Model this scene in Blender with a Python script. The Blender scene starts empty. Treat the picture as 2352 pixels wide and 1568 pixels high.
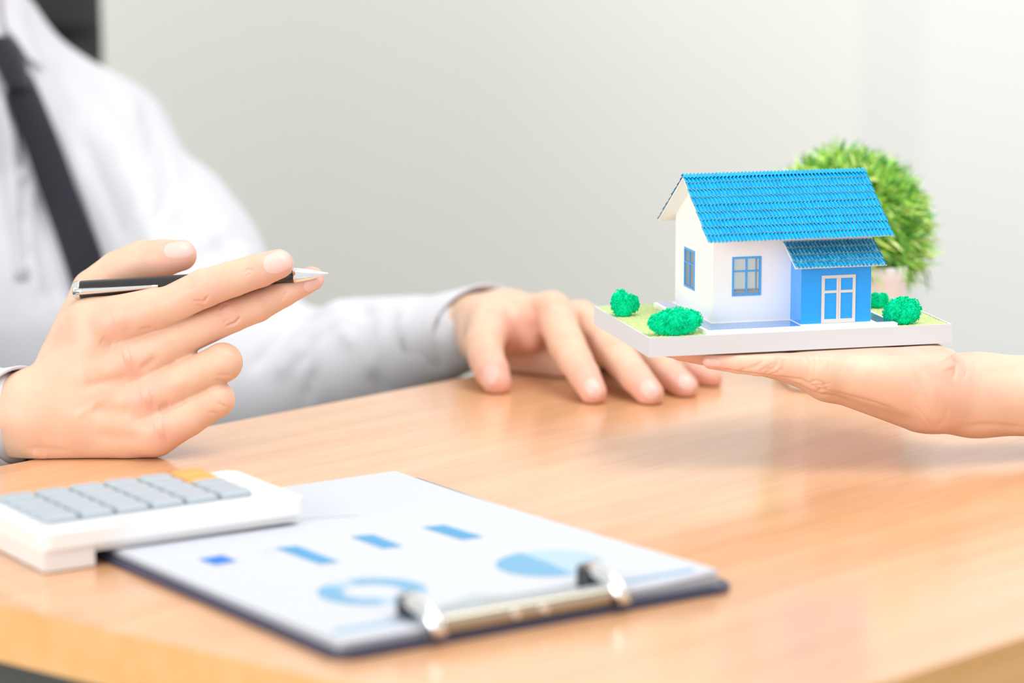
import bpy, bmesh, math, random
import numpy as np
from mathutils import Vector, noise
from mathutils.bvhtree import BVHTree
random.seed(7); np.random.seed(7)
SC = bpy.context.scene
COL = SC.collection

# ------------------------------------------------------------------ camera, world, lights, exposure
FPX = 7500.0                      # focal length for a 2352 px wide frame
TZ = 0.75                         # desk top height
CAMZ = TZ + 0.40
PITCH = math.atan(1344 / FPX)
cd = bpy.data.cameras.new('camera'); cam = bpy.data.objects.new('camera', cd); COL.objects.link(cam)
cam.location = (0, 0, CAMZ); cam.rotation_euler = (math.pi / 2 - PITCH, 0, 0)
cd.sensor_width = 36; cd.lens = 36 * FPX / 2352
cd.clip_start = 0.05; cd.clip_end = 50
cd.dof.use_dof = True; cd.dof.focus_distance = 1.872; cd.dof.aperture_fstop = 3.9
SC.camera = cam
SC.view_settings.view_transform = 'Standard'; SC.view_settings.look = 'None'
SC.view_settings.gamma = 1.0; SC.view_settings.exposure = 0.12
SC.view_settings.use_curve_mapping = False
W = bpy.data.worlds.new('world'); SC.world = W; W.use_nodes = True
W.node_tree.nodes['Background'].inputs[0].default_value = (1.0, 1.0, 0.985, 1)
W.node_tree.nodes['Background'].inputs[1].default_value = 0.84

def area(name, loc, target, sx, sy, power, color=(1, 1, 1)):
    l = bpy.data.lights.new(name, 'AREA'); l.shape = 'RECTANGLE'; l.size = sx; l.size_y = sy
    l.energy = power; l.color = color
    o = bpy.data.objects.new(name, l); COL.objects.link(o); o.location = loc
    o.rotation_euler = (Vector(target) - Vector(loc)).to_track_quat('-Z', 'Y').to_euler()
    return o
area('window_light', (-2.35, -0.65, 1.75), (0, 2.0, 0.8), 2.2, 1.6, 60, (1.0, 0.99, 0.97))
area('wall_fill_light', (0.9, 1.5, 2.7), (0.35, 3.6, 0.9), 1.6, 1.2, 26, (1.0, 1.0, 0.99))  # added fill above the room, no window there; brightens the back wall
area('ceiling_light', (0.3, 1.9, 2.9), (0.0, 2.0, 0.75), 1.4, 1.0, 9, (1.0, 1.0, 1.0))

# ------------------------------------------------------------------ pixel/metre helpers (for taking measures off the photograph)
CP, SP = math.cos(PITCH), math.sin(PITCH)
def ray(px, py):
    x = (px - 1176) / FPX; y = (784 - py) / FPX
    return np.array([x, CP + y * SP, -SP + y * CP])
def P(px, py, d):                 # point at axial distance d
    return np.array([0, 0, CAMZ]) + ray(px, py) * d
def T(px, py, z=TZ):              # point on a level plane
    r = ray(px, py); return np.array([0, 0, CAMZ]) + r * ((z - CAMZ) / r[2])
def to_px(V):
    d = np.asarray(V) - np.array([0, 0, CAMZ])
    z = d[:, 1] * CP - d[:, 2] * SP; y = d[:, 1] * SP + d[:, 2] * CP
    return np.stack([1176 + FPX * d[:, 0] / z, 784 - FPX * y / z, z], 1)

# ------------------------------------------------------------------ materials
def mat(name, col, rough=0.5, metal=0.0, sss=0.0, coat=0.0, spec=0.5, trans=0.0):
    m = bpy.data.materials.new(name); m.use_nodes = True
    b = m.node_tree.nodes['Principled BSDF']
    b.inputs['Base Color'].default_value = (*col, 1); b.inputs['Roughness'].default_value = rough
    b.inputs['Metallic'].default_value = metal; b.inputs['Specular IOR Level'].default_value = spec
    b.inputs['Coat Weight'].default_value = coat
    b.inputs['Transmission Weight'].default_value = trans
    if sss:
        b.inputs['Subsurface Weight'].default_value = sss
        b.inputs['Subsurface Radius'].default_value = (1.0, 0.35, 0.2)
        b.inputs['Subsurface Scale'].default_value = 0.004
    return m
def N(m, t, **kw):
    n = m.node_tree.nodes.new(t)
    for k, v in kw.items(): setattr(n, k, v)
    return n
def lk(m, a, b): m.node_tree.links.new(a, b)
def bsdf(m): return m.node_tree.nodes['Principled BSDF']
def ramp(m, stops):
    r = N(m, 'ShaderNodeValToRGB'); e = r.color_ramp.elements
    e[0].position, e[0].color = stops[0][0], (*stops[0][1], 1)
    e[1].position, e[1].color = stops[-1][0], (*stops[-1][1], 1)
    for p, c in stops[1:-1]:
        x = e.new(p); x.color = (*c, 1)
    return r
def coords(m, kind='Object', scale=(1, 1, 1), rot=(0, 0, 0)):
    tc = N(m, 'ShaderNodeTexCoord'); mp = N(m, 'ShaderNodeMapping')
    mp.inputs['Scale'].default_value = scale; mp.inputs['Rotation'].default_value = rot
    lk(m, tc.outputs[kind], mp.inputs[0]); return mp.outputs[0]
def noise_tex(m, vec, scale, detail=3, rough=0.5):
    n = N(m, 'ShaderNodeTexNoise'); n.inputs['Scale'].default_value = scale
    n.inputs['Detail'].default_value = detail; n.inputs['Roughness'].default_value = rough
    lk(m, vec, n.inputs['Vector']); return n.outputs[0]
def bump(m, h, strength, dist):
    b = N(m, 'ShaderNodeBump'); b.inputs['Strength'].default_value = strength
    b.inputs['Distance'].default_value = dist
    lk(m, h, b.inputs['Height']); lk(m, b.outputs[0], bsdf(m).inputs['Normal'])

GRAIN = math.radians(46)
def wood(name, cols, rot, coat=0.35, rough=0.23):
    m = mat(name, cols[1], rough, coat=coat, spec=0.5)
    bsdf(m).inputs['Coat Roughness'].default_value = 0.12
    v = coords(m, 'Object', (1.0, 9, 9), rot)
    a = noise_tex(m, v, 5.0, 5, 0.6)
    r = ramp(m, [(0.30, cols[0]), (0.5, cols[1]), (0.72, cols[2])])
    lk(m, a, r.inputs[0])
    v2 = coords(m, 'Object', (3.0, 90, 90), rot)
    f = noise_tex(m, v2, 9.0, 3, 0.6)
    mx = N(m, 'ShaderNodeMix', data_type='RGBA', blend_type='MULTIPLY'); mx.inputs[0].default_value = 1
    r2 = ramp(m, [(0.33, (0.92, 0.89, 0.87)), (0.5, (1, 1, 1))]); lk(m, f, r2.inputs[0])
    lk(m, r.outputs[0], mx.inputs[6]); lk(m, r2.outputs[0], mx.inputs[7])
    lk(m, mx.outputs[2], bsdf(m).inputs['Base Color'])
    bump(m, f, 0.05, 0.0002)
    return m
M = {}
M['wood'] = wood('wood_top', [(0.66, 0.34, 0.165), (0.72, 0.395, 0.205), (0.77, 0.45, 0.25)], (0, 0, 0))
M['wood_edge'] = wood('wood_edge', [(0.84, 0.44, 0.16), (0.89, 0.50, 0.20), (0.92, 0.55, 0.25)], (0, 0, 0), 0, 0.5)
M['carpet'] = mat('carpet', (0.11, 0.12, 0.115), 0.95)
bump(M['carpet'], noise_tex(M['carpet'], coords(M['carpet']), 300, 2), 0.5, 0.004)
M['greypanel'] = mat('grey_laminate', (0.10, 0.105, 0.10), 0.6)
def plaster(name, col):
    m = mat(name, col, 0.9, spec=0.2)
    n = noise_tex(m, coords(m), 2.2, 2)
    r = ramp(m, [(0.3, tuple(c * 0.985 for c in col)), (0.7, col)]); lk(m, n, r.inputs[0])
    lk(m, r.outputs[0], bsdf(m).inputs['Base Color'])
    bump(m, noise_tex(m, coords(m), 220, 3), 0.08, 0.001)
    return m
M['wall'] = plaster('wall_paint', (0.93, 0.93, 0.88))
M['wall2'] = plaster('wall_paint_light', (0.93, 0.935, 0.91))
def skin(name, base, pink):
    m = mat(name, base, 0.42, sss=0.35, spec=0.35)
    at = N(m, 'ShaderNodeAttribute', attribute_name='pink')
    mx = N(m, 'ShaderNodeMix', data_type='RGBA'); lk(m, at.outputs['Fac'], mx.inputs[0])
    mx.inputs[6].default_value = (*base, 1); mx.inputs[7].default_value = (*pink, 1)
    nz = noise_tex(m, coords(m), 55, 3)
    r = ramp(m, [(0.3, (0.94, 0.89, 0.87)), (0.65, (1, 1, 1))]); lk(m, nz, r.inputs[0])
    m2 = N(m, 'ShaderNodeMix', data_type='RGBA', blend_type='MULTIPLY'); m2.inputs[0].default_value = 1
    lk(m, mx.outputs[2], m2.inputs[6]); lk(m, r.outputs[0], m2.inputs[7])
    lk(m, m2.outputs[2], bsdf(m).inputs['Base Color'])
    vo = N(m, 'ShaderNodeTexVoronoi'); vo.inputs['Scale'].default_value = 900
    lk(m, coords(m, 'Object', (1, 1, 1)), vo.inputs['Vector'])
    bump(m, vo.outputs['Distance'], 0.10, 0.0003)
    return m
M['skin'] = skin('skin', (0.79, 0.525, 0.385), (0.84, 0.44, 0.36))
M['skin2'] = skin('skin_light', (0.80, 0.56, 0.42), (0.84, 0.47, 0.38))
M['nail'] = mat('nail', (0.84, 0.54, 0.48), 0.35, sss=0.15, coat=0.0)
def cloth(name, col, sc=1400):
    m = mat(name, col, 0.85, spec=0.2)
    bsdf(m).inputs['Sheen Weight'].default_value = 0.15
    bump(m, noise_tex(m, coords(m), sc, 2), 0.12, 0.0004); return m
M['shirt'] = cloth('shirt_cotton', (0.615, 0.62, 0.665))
M['tie'] = cloth('tie_fabric', (0.022, 0.024, 0.032), 900)
M['trousers'] = cloth('trouser_fabric', (0.03, 0.03, 0.04), 700)
M['leather'] = mat('black_leather', (0.012, 0.014, 0.012), 0.33)
M['black'] = mat('pen_lacquer', (0.012, 0.010, 0.012), 0.12, coat=0.5)
M['chrome'] = mat('chrome', (0.86, 0.87, 0.88), 0.12, metal=1)
M['clipmetal'] = mat('clip_metal_desk_reflection', (0.46, 0.41, 0.32), 0.16, metal=1)  # brown of the reflected desk is put into this base colour
M['clipplate'] = mat('clip_plate_paper_reflection', (0.56, 0.62, 0.68), 0.14, metal=1)  # pale blue reflection on the plate's top is put into its base colour
M['hair'] = mat('hair', (0.012, 0.009, 0.008), 0.5)
M['plastic'] = mat('white_plastic', (0.86, 0.86, 0.85), 0.35)
M['plastic2'] = mat('grey_plastic', (0.80, 0.78, 0.78), 0.45)
M['key'] = mat('grey_key', (0.40, 0.46, 0.51), 0.38)
M['orange'] = mat('orange_key', (0.95, 0.38, 0.09), 0.4)
M['lcd'] = mat('display', (0.70, 0.73, 0.71), 0.3)
M['keyprint'] = mat('key_print', (0.85, 0.87, 0.88), 0.5)
M['board'] = mat('clipboard_board', (0.045, 0.05, 0.10), 0.35)
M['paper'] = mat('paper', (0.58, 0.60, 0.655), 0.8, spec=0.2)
M['ink1'] = mat('ink_blue', (0.07, 0.31, 0.57), 0.6)
M['ink2'] = mat('ink_mid_blue', (0.16, 0.38, 0.58), 0.6)
M['ink3'] = mat('ink_pale_blue', (0.40, 0.54, 0.66), 0.6)
M['ink6'] = mat('ink_faint_blue', (0.60, 0.66, 0.72), 0.6)
M['ink4'] = mat('ink_strong_blue', (0.0, 0.17, 0.62), 0.6)
M['ink5'] = mat('ink_grey', (0.66, 0.69, 0.78), 0.6)
M['tray'] = mat('tray_board', (0.64, 0.67, 0.71), 0.45)
M['lawn'] = mat('flocked_lawn', (0.62, 0.80, 0.22), 0.95)
_n = noise_tex(M['lawn'], coords(M['lawn']), 900, 4, 0.8)
_r = ramp(M['lawn'], [(0.35, (0.54, 0.70, 0.20)), (0.62, (0.80, 0.88, 0.48))]); lk(M['lawn'], _n, _r.inputs[0])
lk(M['lawn'], _r.outputs[0], bsdf(M['lawn']).inputs['Base Color']); bump(M['lawn'], _n, 0.8, 0.0012)
M['bush'] = mat('bush_flock', (0.0, 0.70, 0.33), 0.95, spec=0.1)
_n = noise_tex(M['bush'], coords(M['bush']), 500, 3, 0.7)
_r = ramp(M['bush'], [(0.35, (0.0, 0.50, 0.20)), (0.6, (0.0, 0.80, 0.42))]); lk(M['bush'], _n, _r.inputs[0])
lk(M['bush'], _r.outputs[0], bsdf(M['bush']).inputs['Base Color'])
M['white'] = mat('white_card', (0.93, 0.93, 0.93), 0.5)
M['bluewall'] = mat('blue_card', (0.0, 0.33, 0.93), 0.2, coat=0.5)
M['blueinlay'] = mat('blue_gloss', (0.06, 0.25, 0.62), 0.10, coat=0.8)
M['roof'] = mat('roof_blue', (0.0, 0.36, 0.72), 0.28)
_n = noise_tex(M['roof'], coords(M['roof']), 260, 3)
_r = ramp(M['roof'], [(0.35, (0.0, 0.33, 0.62)), (0.6, (0.0, 0.42, 0.74))]); lk(M['roof'], _n, _r.inputs[0])
lk(M['roof'], _r.outputs[0], bsdf(M['roof']).inputs['Base Color'])
M['roof2'] = mat('porch_roof_blue', (0.0, 0.30, 0.56), 0.3)
_n = noise_tex(M['roof2'], coords(M['roof2']), 420, 3)
_r = ramp(M['roof2'], [(0.4, (0.0, 0.24, 0.50)), (0.62, (0.04, 0.42, 0.66)), (0.8, (0.35, 0.66, 0.80))]); lk(M['roof2'], _n, _r.inputs[0])
lk(M['roof2'], _r.outputs[0], bsdf(M['roof2']).inputs['Base Color'])
M['cutcard'] = mat('cut_card', (0.66, 0.62, 0.50), 0.8)
M['frame'] = mat('window_blue', (0.08, 0.38, 0.85), 0.35)
M['beige'] = mat('door_beige', (0.66, 0.64, 0.62), 0.5)
M['glass'] = mat('pane_glass', (0.93, 0.96, 0.97), 0.05)
_t = N(M['glass'], 'ShaderNodeBsdfTransparent'); _t.inputs[0].default_value = (0.93, 0.96, 0.97, 1); _x = N(M['glass'], 'ShaderNodeMixShader'); _x.inputs[0].default_value = 0.16
_o = [n for n in M['glass'].node_tree.nodes if n.type == 'OUTPUT_MATERIAL'][0]
lk(M['glass'], _t.outputs[0], _x.inputs[1]); lk(M['glass'], bsdf(M['glass']).outputs[0], _x.inputs[2]); lk(M['glass'], _x.outputs[0], _o.inputs['Surface'])
M['pot'] = mat('pot_glaze', (0.86, 0.80, 0.80), 0.3)
M['soil'] = mat('soil', (0.05, 0.03, 0.02), 0.95)
M['leaf'] = mat('leaf', (0.3, 0.6, 0.1), 0.5)
_g = N(M['leaf'], 'ShaderNodeNewGeometry')
_r = ramp(M['leaf'], [(0.0, (0.06, 0.32, 0.05)), (0.3, (0.16, 0.52, 0.07)), (0.55, (0.38, 0.72, 0.10)), (0.8, (0.62, 0.84, 0.18)), (1.0, (0.78, 0.90, 0.36))])
lk(M['leaf'], _g.outputs['Random Per Island'], _r.inputs[0]); lk(M['leaf'], _r.outputs[0], bsdf(M['leaf']).inputs['Base Color'])
bsdf(M['leaf']).inputs['Subsurface Weight'].default_value = 0.0
M['stem'] = mat('stem', (0.16, 0.28, 0.06), 0.7)
M['dark_metal'] = mat('dark_metal', (0.04, 0.04, 0.045), 0.4, metal=0.6)

# ------------------------------------------------------------------ object helpers
def link(name, me, m, parent=None, smooth=False):
    o = bpy.data.objects.new(name, me); COL.objects.link(o)
    ms = m if isinstance(m, (list, tuple)) else [m]
    for x in ms: me.materials.append(x)
    if smooth: me.polygons.foreach_set('use_smooth', [True] * len(me.polygons))
    if parent is not None:
        o.parent = parent
    return o
def mesh(name, V, Fs, m, parent=None, smooth=False, mi=None):
    me = bpy.data.meshes.new(name)
    V = np.asarray(V, dtype=float)
    if parent is not None:                       # vertices are given in world space
        bpy.context.view_layer.update() if False else None
        off = np.array(world_loc(parent)); V = V - off
    me.from_pydata(V.tolist(), [], Fs if isinstance(Fs, list) else Fs.tolist())
    if mi is not None: me.polygons.foreach_set('material_index', mi)
    o = link(name, me, m, parent, smooth); me.update(); return o
def world_loc(o):
    v = Vector(o.location)
    while o.parent is not None:
        o = o.parent; v = v + o.location
    return v
def tag(o, label=None, cat=None, group=None, kind=None):
    if label: o['label'] = label
    if cat: o['category'] = cat
    if group: o['group'] = group
    if kind: o['kind'] = kind
    return o
def thing(name, loc, label, cat, group=None):
    o = bpy.data.objects.new(name, None); COL.objects.link(o); o.location = loc; o.empty_display_size = 0.02
    return tag(o, label, cat, group)
def structure(name, V, Fs, m):
    return tag(mesh(name, V, Fs, m), kind='structure')
def bmobj(name, bm, m, parent=None, smooth=False, bevel=0, seg=2, angle=35):
    if bevel:
        es = [e for e in bm.edges if e.is_manifold and e.calc_face_angle(0) > math.radians(angle)]
        bmesh.ops.bevel(bm, geom=es, offset=bevel, segments=seg, affect='EDGES', profile=0.5)
    me = bpy.data.meshes.new(name)
    if parent is not None:
        bmesh.ops.translate(bm, verts=bm.verts, vec=-world_loc(parent))
    bmesh.ops.recalc_face_normals(bm, faces=bm.faces)
    bm.to_mesh(me); bm.free()
    return link(name, me, m, parent, smooth)
def box_bm(bm, frame, x0, x1, y0, y1, z0, z1, mi=0):
    vs = [bm.verts.new(frame(x, y, z)) for x in (x0, x1) for y in (y0, y1) for z in (z0, z1)]
    for q in ((0, 1, 3, 2), (4, 6, 7, 5), (0, 4, 5, 1), (2, 3, 7, 6), (0, 2, 6, 4), (1, 5, 7, 3)):
        f = bm.faces.new([vs[i] for i in q]); f.material_index = mi
    return vs
def wframe(x, y, z): return (x, y, z)
def tube(bm, pts, rads, n=16, caps=True, flat=None, mi=0):
    pts = [Vector(p) for p in pts]; rings = []
    for i, p in enumerate(pts):
        t = (pts[min(i + 1, len(pts) - 1)] - pts[max(i - 1, 0)]).normalized()
        a = Vector((0, 0, 1)) if abs(t.z) < 0.9 else Vector((1, 0, 0))
        u = t.cross(a).normalized(); w = u.cross(t)
        r = rads[i] if hasattr(rads, '__len__') else rads
        rings.append([bm.verts.new(p + (u * math.cos(2 * math.pi * k / n) + w * math.sin(2 * math.pi * k / n)) * r) for k in range(n)])
    for a, b in zip(rings, rings[1:]):
        for k in range(n):
            f = bm.faces.new((a[k], a[(k + 1) % n], b[(k + 1) % n], b[k])); f.material_index = mi
    if caps:
        bm.faces.new(rings[0][::-1]).material_index = mi; bm.faces.new(rings[-1]).material_index = mi

# ------------------------------------------------------------------ implicit surfaces (smooth unions of tapered limbs, meshed with surface nets)
def smin(a, b, k):
    if k <= 0: return np.minimum(a, b)
    h = np.clip(0.5 + 0.5 * (b - a) / k, 0, 1)
    return b + (a - b) * h - k * h * (1 - h)
class Grid:
    def __init__(s, lo, hi, h):
        s.lo = np.array(lo, float); s.h = h
        s.n = np.ceil((np.array(hi) - s.lo) / h).astype(int) + 1
        s.ax = [(s.lo[i] + np.arange(s.n[i]) * h).astype(np.float32) for i in range(3)]
    def new(s): return np.full(tuple(s.n), 0.05, np.float32)
    def cone(s, F, a, b, ra, rb, k=0.0, sq=None, pad=0.012):
        """union a tapered limb into F; sq = (axis, factor): squash across an axis"""
        a = np.array(a, float); b = np.array(b, float); R = max(ra, rb) * 1.35 + pad + k
        lo = np.minimum(a, b) - R; hi = np.maximum(a, b) + R
        i0 = np.clip(((lo - s.lo) / s.h).astype(int), 0, s.n - 1); i1 = np.clip(((hi - s.lo) / s.h).astype(int) + 2, 1, s.n)
        if (i1 <= i0).any(): return
        sl = tuple(slice(i0[i], i1[i]) for i in range(3))
        X = s.ax[0][sl[0]][:, None, None] - a[0]; Y = s.ax[1][sl[1]][None, :, None] - a[1]; Z = s.ax[2][sl[2]][None, None, :] - a[2]
        ba = b - a; l2 = max(float(ba @ ba), 1e-12)
        t = np.clip((X * ba[0] + Y * ba[1] + Z * ba[2]) / l2, 0, 1)
        dx = X - t * ba[0]; dy = Y - t * ba[1]; dz = Z - t * ba[2]
        q = dx * dx + dy * dy + dz * dz
        if sq is not None:
            n, f = np.array(sq[0], float), sq[1]; n = n / np.linalg.norm(n)
            c = dx * n[0] + dy * n[1] + dz * n[2]; q = q + c * c * (f * f - 1)
        D = np.sqrt(q) - (ra + t * (rb - ra))
        F[sl] = smin(F[sl], D.astype(np.float32), k)
    def chain(s, F, pts, rads, k=0.0, sq=None):
        for (a, b, ra, rb) in zip(pts, pts[1:], rads, rads[1:]): s.cone(F, a, b, ra, rb, k, sq)
def surfnet(v, lo, h):
    s = v < 0
    c = np.zeros(tuple(n - 1 for n in v.shape), np.int8)
    offs = [(i, j, k) for i in (0, 1) for j in (0, 1) for k in (0, 1)]
    def sh(A, o): return A[o[0]:A.shape[0] - 1 + o[0], o[1]:A.shape[1] - 1 + o[1], o[2]:A.shape[2] - 1 + o[2]]
    for o in offs: c += sh(s, o)
    act = (c > 0) & (c < 8)
    idx = np.full(act.shape, -1, np.int64); n = int(act.sum()); idx[act] = np.arange(n)
    cells = np.argwhere(act)
    sm = np.zeros((n, 3)); cnt = np.zeros(n)
    vals = {o: sh(v, o)[act] for o in offs}
    for a in offs:
        for ax in range(3):
            if a[ax]: continue
            b = list(a); b[ax] = 1; b = tuple(b)
            va, vb = vals[a], vals[b]; m = (va < 0) != (vb < 0)
            t = va[m] / (va[m] - vb[m])
            p = np.tile(np.array(a, float), (int(m.sum()), 1)); p[:, ax] += t
            sm[m] += p; cnt[m] += 1
    V = lo + (cells + sm / cnt[:, None]) * h
    quads = []
    for ax in range(3):
        o1, o2 = [i for i in range(3) if i != ax]
        sA = [slice(1, -1)] * 3; sA[ax] = slice(0, -1); sB = [slice(1, -1)] * 3; sB[ax] = slice(1, None)
        A = s[tuple(sA)]; B = s[tuple(sB)]; ch = A != B
        w = np.argwhere(ch); 
        if not len(w): continue
        neg = A[ch]
        base = w.copy(); base[:, o1] += 1; base[:, o2] += 1
        def cell(d1, d2):
            q = base.copy(); q[:, o1] -= d1; q[:, o2] -= d2
            return idx[q[:, 0], q[:, 1], q[:, 2]]
        Q = np.stack([cell(1, 1), cell(0, 1), cell(0, 0), cell(1, 0)], 1)
        flip = neg if ax != 1 else ~neg
        Q[~flip] = Q[~flip][:, ::-1]
        quads.append(Q)
    Q = np.concatenate(quads); Q = Q[(Q >= 0).all(1)]
    return V, Q
def relax(V, Q, it=2, f=0.5):
    E = np.concatenate([Q[:, [0, 1]], Q[:, [1, 2]], Q[:, [2, 3]], Q[:, [3, 0]]])
    for _ in range(it):
        S = np.zeros_like(V); C = np.zeros(len(V))
        for a, b in ((0, 1), (1, 0)):
            for ax in range(3): S[:, ax] += np.bincount(E[:, a], V[E[:, b], ax], len(V))
            C += np.bincount(E[:, a], minlength=len(V))
        V = V + f * (S / np.maximum(C, 1)[:, None] - V)
    return V
def normals(V, Q):
    n = np.cross(V[Q[:, 2]] - V[Q[:, 0]], V[Q[:, 3]] - V[Q[:, 1]])
    A = np.zeros_like(V)
    for k in range(4):
        for ax in range(3): A[:, ax] += np.bincount(Q[:, k], n[:, ax], len(V))
    return A / np.maximum(np.linalg.norm(A, axis=1), 1e-12)[:, None]
def strokes(V, Q, S):
    """sculpt folds and creases: (polyline of measured points, width px, depth mm (- inwards)); a stroke works on the skin facing the viewpoint it was measured from"""
    px = to_px(V); Nn = normals(V, Q)
    view = V - np.array([0, 0, CAMZ]); view /= np.linalg.norm(view, axis=1)[:, None]
    face = np.clip(-(Nn * view).sum(1) * 2.5, 0, 1)
    D = np.zeros(len(V))
    for pl, w, dep in S:
        pl = np.array(pl, float); best = np.full(len(V), 1e9); tt = np.zeros(len(V))
        bb = (px[:, 0] > pl[:, 0].min() - 4 * w) & (px[:, 0] < pl[:, 0].max() + 4 * w) & (px[:, 1] > pl[:, 1].min() - 4 * w) & (px[:, 1] < pl[:, 1].max() + 4 * w)
        if not bb.any(): continue
        q = px[bb, :2]; bst = np.full(len(q), 1e9); par = np.zeros(len(q)); L = len(pl) - 1
        for i in range(L):
            a, b = pl[i], pl[i + 1]; ab = b - a; t = np.clip(((q - a) @ ab) / (ab @ ab + 1e-9), 0, 1)
            d = np.linalg.norm(q - a - t[:, None] * ab, axis=1); m = d < bst
            bst[m] = d[m]; par[m] = (i + t[m]) / L
        taper = np.clip(np.minimum(par, 1 - par) * 5 + 0.25, 0, 1)
        D[bb] += dep * 0.001 * np.exp(-(bst / w) ** 2) * taper
    return V + Nn * (D * face)[:, None]

# ================================================================== THE SETTING
WALLY = 3.55
def quad(name, pts, m): return structure(name, pts, [[0, 1, 2, 3]], m)
def slab(name, x0, x1, y0, y1, z0, z1, m, kind='structure', bevel=0):
    bm = bmesh.new(); box_bm(bm, wframe, x0, x1, y0, y1, z0, z1)
    o = bmobj(name, bm, m, bevel=bevel); tag(o, kind=kind); return o
slab('floor', -3.2, 3.2, -1.2, WALLY + 0.1, -0.1, 0, M['carpet'])
slab('wall_back', -3.2, 0.62, WALLY, WALLY + 0.12, 0, 2.9, M['wall'])
slab('wall_left', -3.3, -3.2, -1.2, WALLY + 0.12, 0, 2.9, M['wall'])
# the right part of the back wall steps forward; its narrow return shows as a slightly darker band
def prism(name, poly, z0, z1, m, **kw):
    bm = bmesh.new()
    lo = [bm.verts.new((x, y, z0)) for x, y in poly]; hi = [bm.verts.new((x, y, z1)) for x, y in poly]
    bm.faces.new(lo[::-1]); bm.faces.new(hi); n = len(poly)
    for i in range(n): bm.faces.new((lo[i], lo[(i + 1) % n], hi[(i + 1) % n], hi[i]))
    return bmobj(name, bm, m, **kw)
xa = ray(1975, 400)[0] / ray(1975, 400)[1] * WALLY; yb = WALLY - 0.035
xb = ray(2118, 400)[0] / ray(2118, 400)[1] * yb
tag(prism('wall_corner', [(xa - 0.06, WALLY + 0.12), (xa, WALLY - 0.001), (xb, yb), (3.2, yb), (3.2, WALLY + 0.12)], 0, 2.9, M['wall2']), kind='structure')
bpy.data.objects['wall_corner'].name = 'wall_back_right'
slab('baseboard_back', -3.2, xa - 0.07, WALLY - 0.012, WALLY - 0.0005, 0, 0.09, M['white'])

# ================================================================== DESK
def inter(p, d, q, e):
    A_ = np.array([[d[0], -e[0]], [d[1], -e[1]]]); s = np.linalg.solve(A_, np.array(q)[:2] - np.array(p)[:2]); return np.array(p)[:2] + np.array(d) * s[0]
u46 = np.array([math.cos(GRAIN), math.sin(GRAIN)]); vL = np.array([math.cos(math.radians(-38)), math.sin(math.radians(-38))])
vR = np.array([math.cos(math.radians(-41)), math.sin(math.radians(-41))])
pb = T(1090, 862); pfr = T(2352, 1463); pfl = T(0, 1390); pc = T(1550, 778)
cN = inter(pfl, vL, pfr, u46); cL = inter(pfl, vL, pb, u46); cF = np.array(pb[:2]) + u46 * ((pc - pb)[:2] @ u46); cR = inter(cF, vR, pfr, u46)
def rounded(poly, r, n=8):
    out = []
    L_ = len(poly)
    for i in range(L_):
        p = np.array(poly[i]); a = np.array(poly[i - 1]) - p; b = np.array(poly[(i + 1) % L_]) - p
        a /= np.linalg.norm(a); b /= np.linalg.norm(b)
        for k in range(n + 1):
            t = k / n; out.append(tuple(p + a * r * (1 - t) ** 2 + b * r * t ** 2))
    return out
desk = thing('desk', (float(cN[0] + cF[0]) / 2, float(cN[1] + cF[1]) / 2, 0), 'orange-brown wood-grain office desk that everything rests on', 'desk')
poly = rounded([cN, cR, cF, cL], 0.03)
bm = bmesh.new()
lo = [bm.verts.new((x, y, TZ - 0.028)) for x, y in poly]; hi = [bm.verts.new((x, y, TZ)) for x, y in poly]
bm.faces.new(lo[::-1]); bm.faces.new(hi)
for i in range(len(poly)):
    f = bm.faces.new((lo[i], lo[(i + 1) % len(poly)], hi[(i + 1) % len(poly)], hi[i])); f.material_index = 1
top = bmobj('tabletop', bm, [M['wood'], M['wood_edge']], desk, bevel=0.0025, seg=3, angle=60)
# the grain runs along the long side: turn the object's own axes to the grain direction
def reorient(o, ang):
    c, s = math.cos(-ang), math.sin(-ang)
    for v in o.data.vertices: x, y = v.co.x, v.co.y; v.co.x, v.co.y = c * x - s * y, s * x + c * y
    o.rotation_euler.z = ang
reorient(top, GRAIN)
cen = (cN + cF) / 2
def desk_panel(f0, f1, g0, g1, name, z0=0.0, z1=TZ - 0.0285):
    # bilinear position inside the desk outline
    def bl(a, b): return (1 - a) * (1 - b) * cN + a * (1 - b) * cR + a * b * cF + (1 - a) * b * cL
    bm = bmesh.new()
    q = [bl(f0, g0), bl(f1, g0), bl(f1, g1), bl(f0, g1)]
    l = [bm.verts.new((p[0], p[1], z0)) for p in q]; h = [bm.verts.new((p[0], p[1], z1)) for p in q]
    bm.faces.new(l[::-1]); bm.faces.new(h)
    for i in range(4): bm.faces.new((l[i], l[(i + 1) % 4], h[(i + 1) % 4], h[i]))
    o = bmobj(name, bm, M['greypanel'], desk, bevel=0.001); return o
desk_panel(0.10, 0.14, 0.50, 0.93, 'side_panel'); desk_panel(0.90, 0.94, 0.50, 0.93, 'side_panel')
desk_panel(0.14, 0.90, 0.52, 0.55, 'modesty_panel', 0.3)

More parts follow.
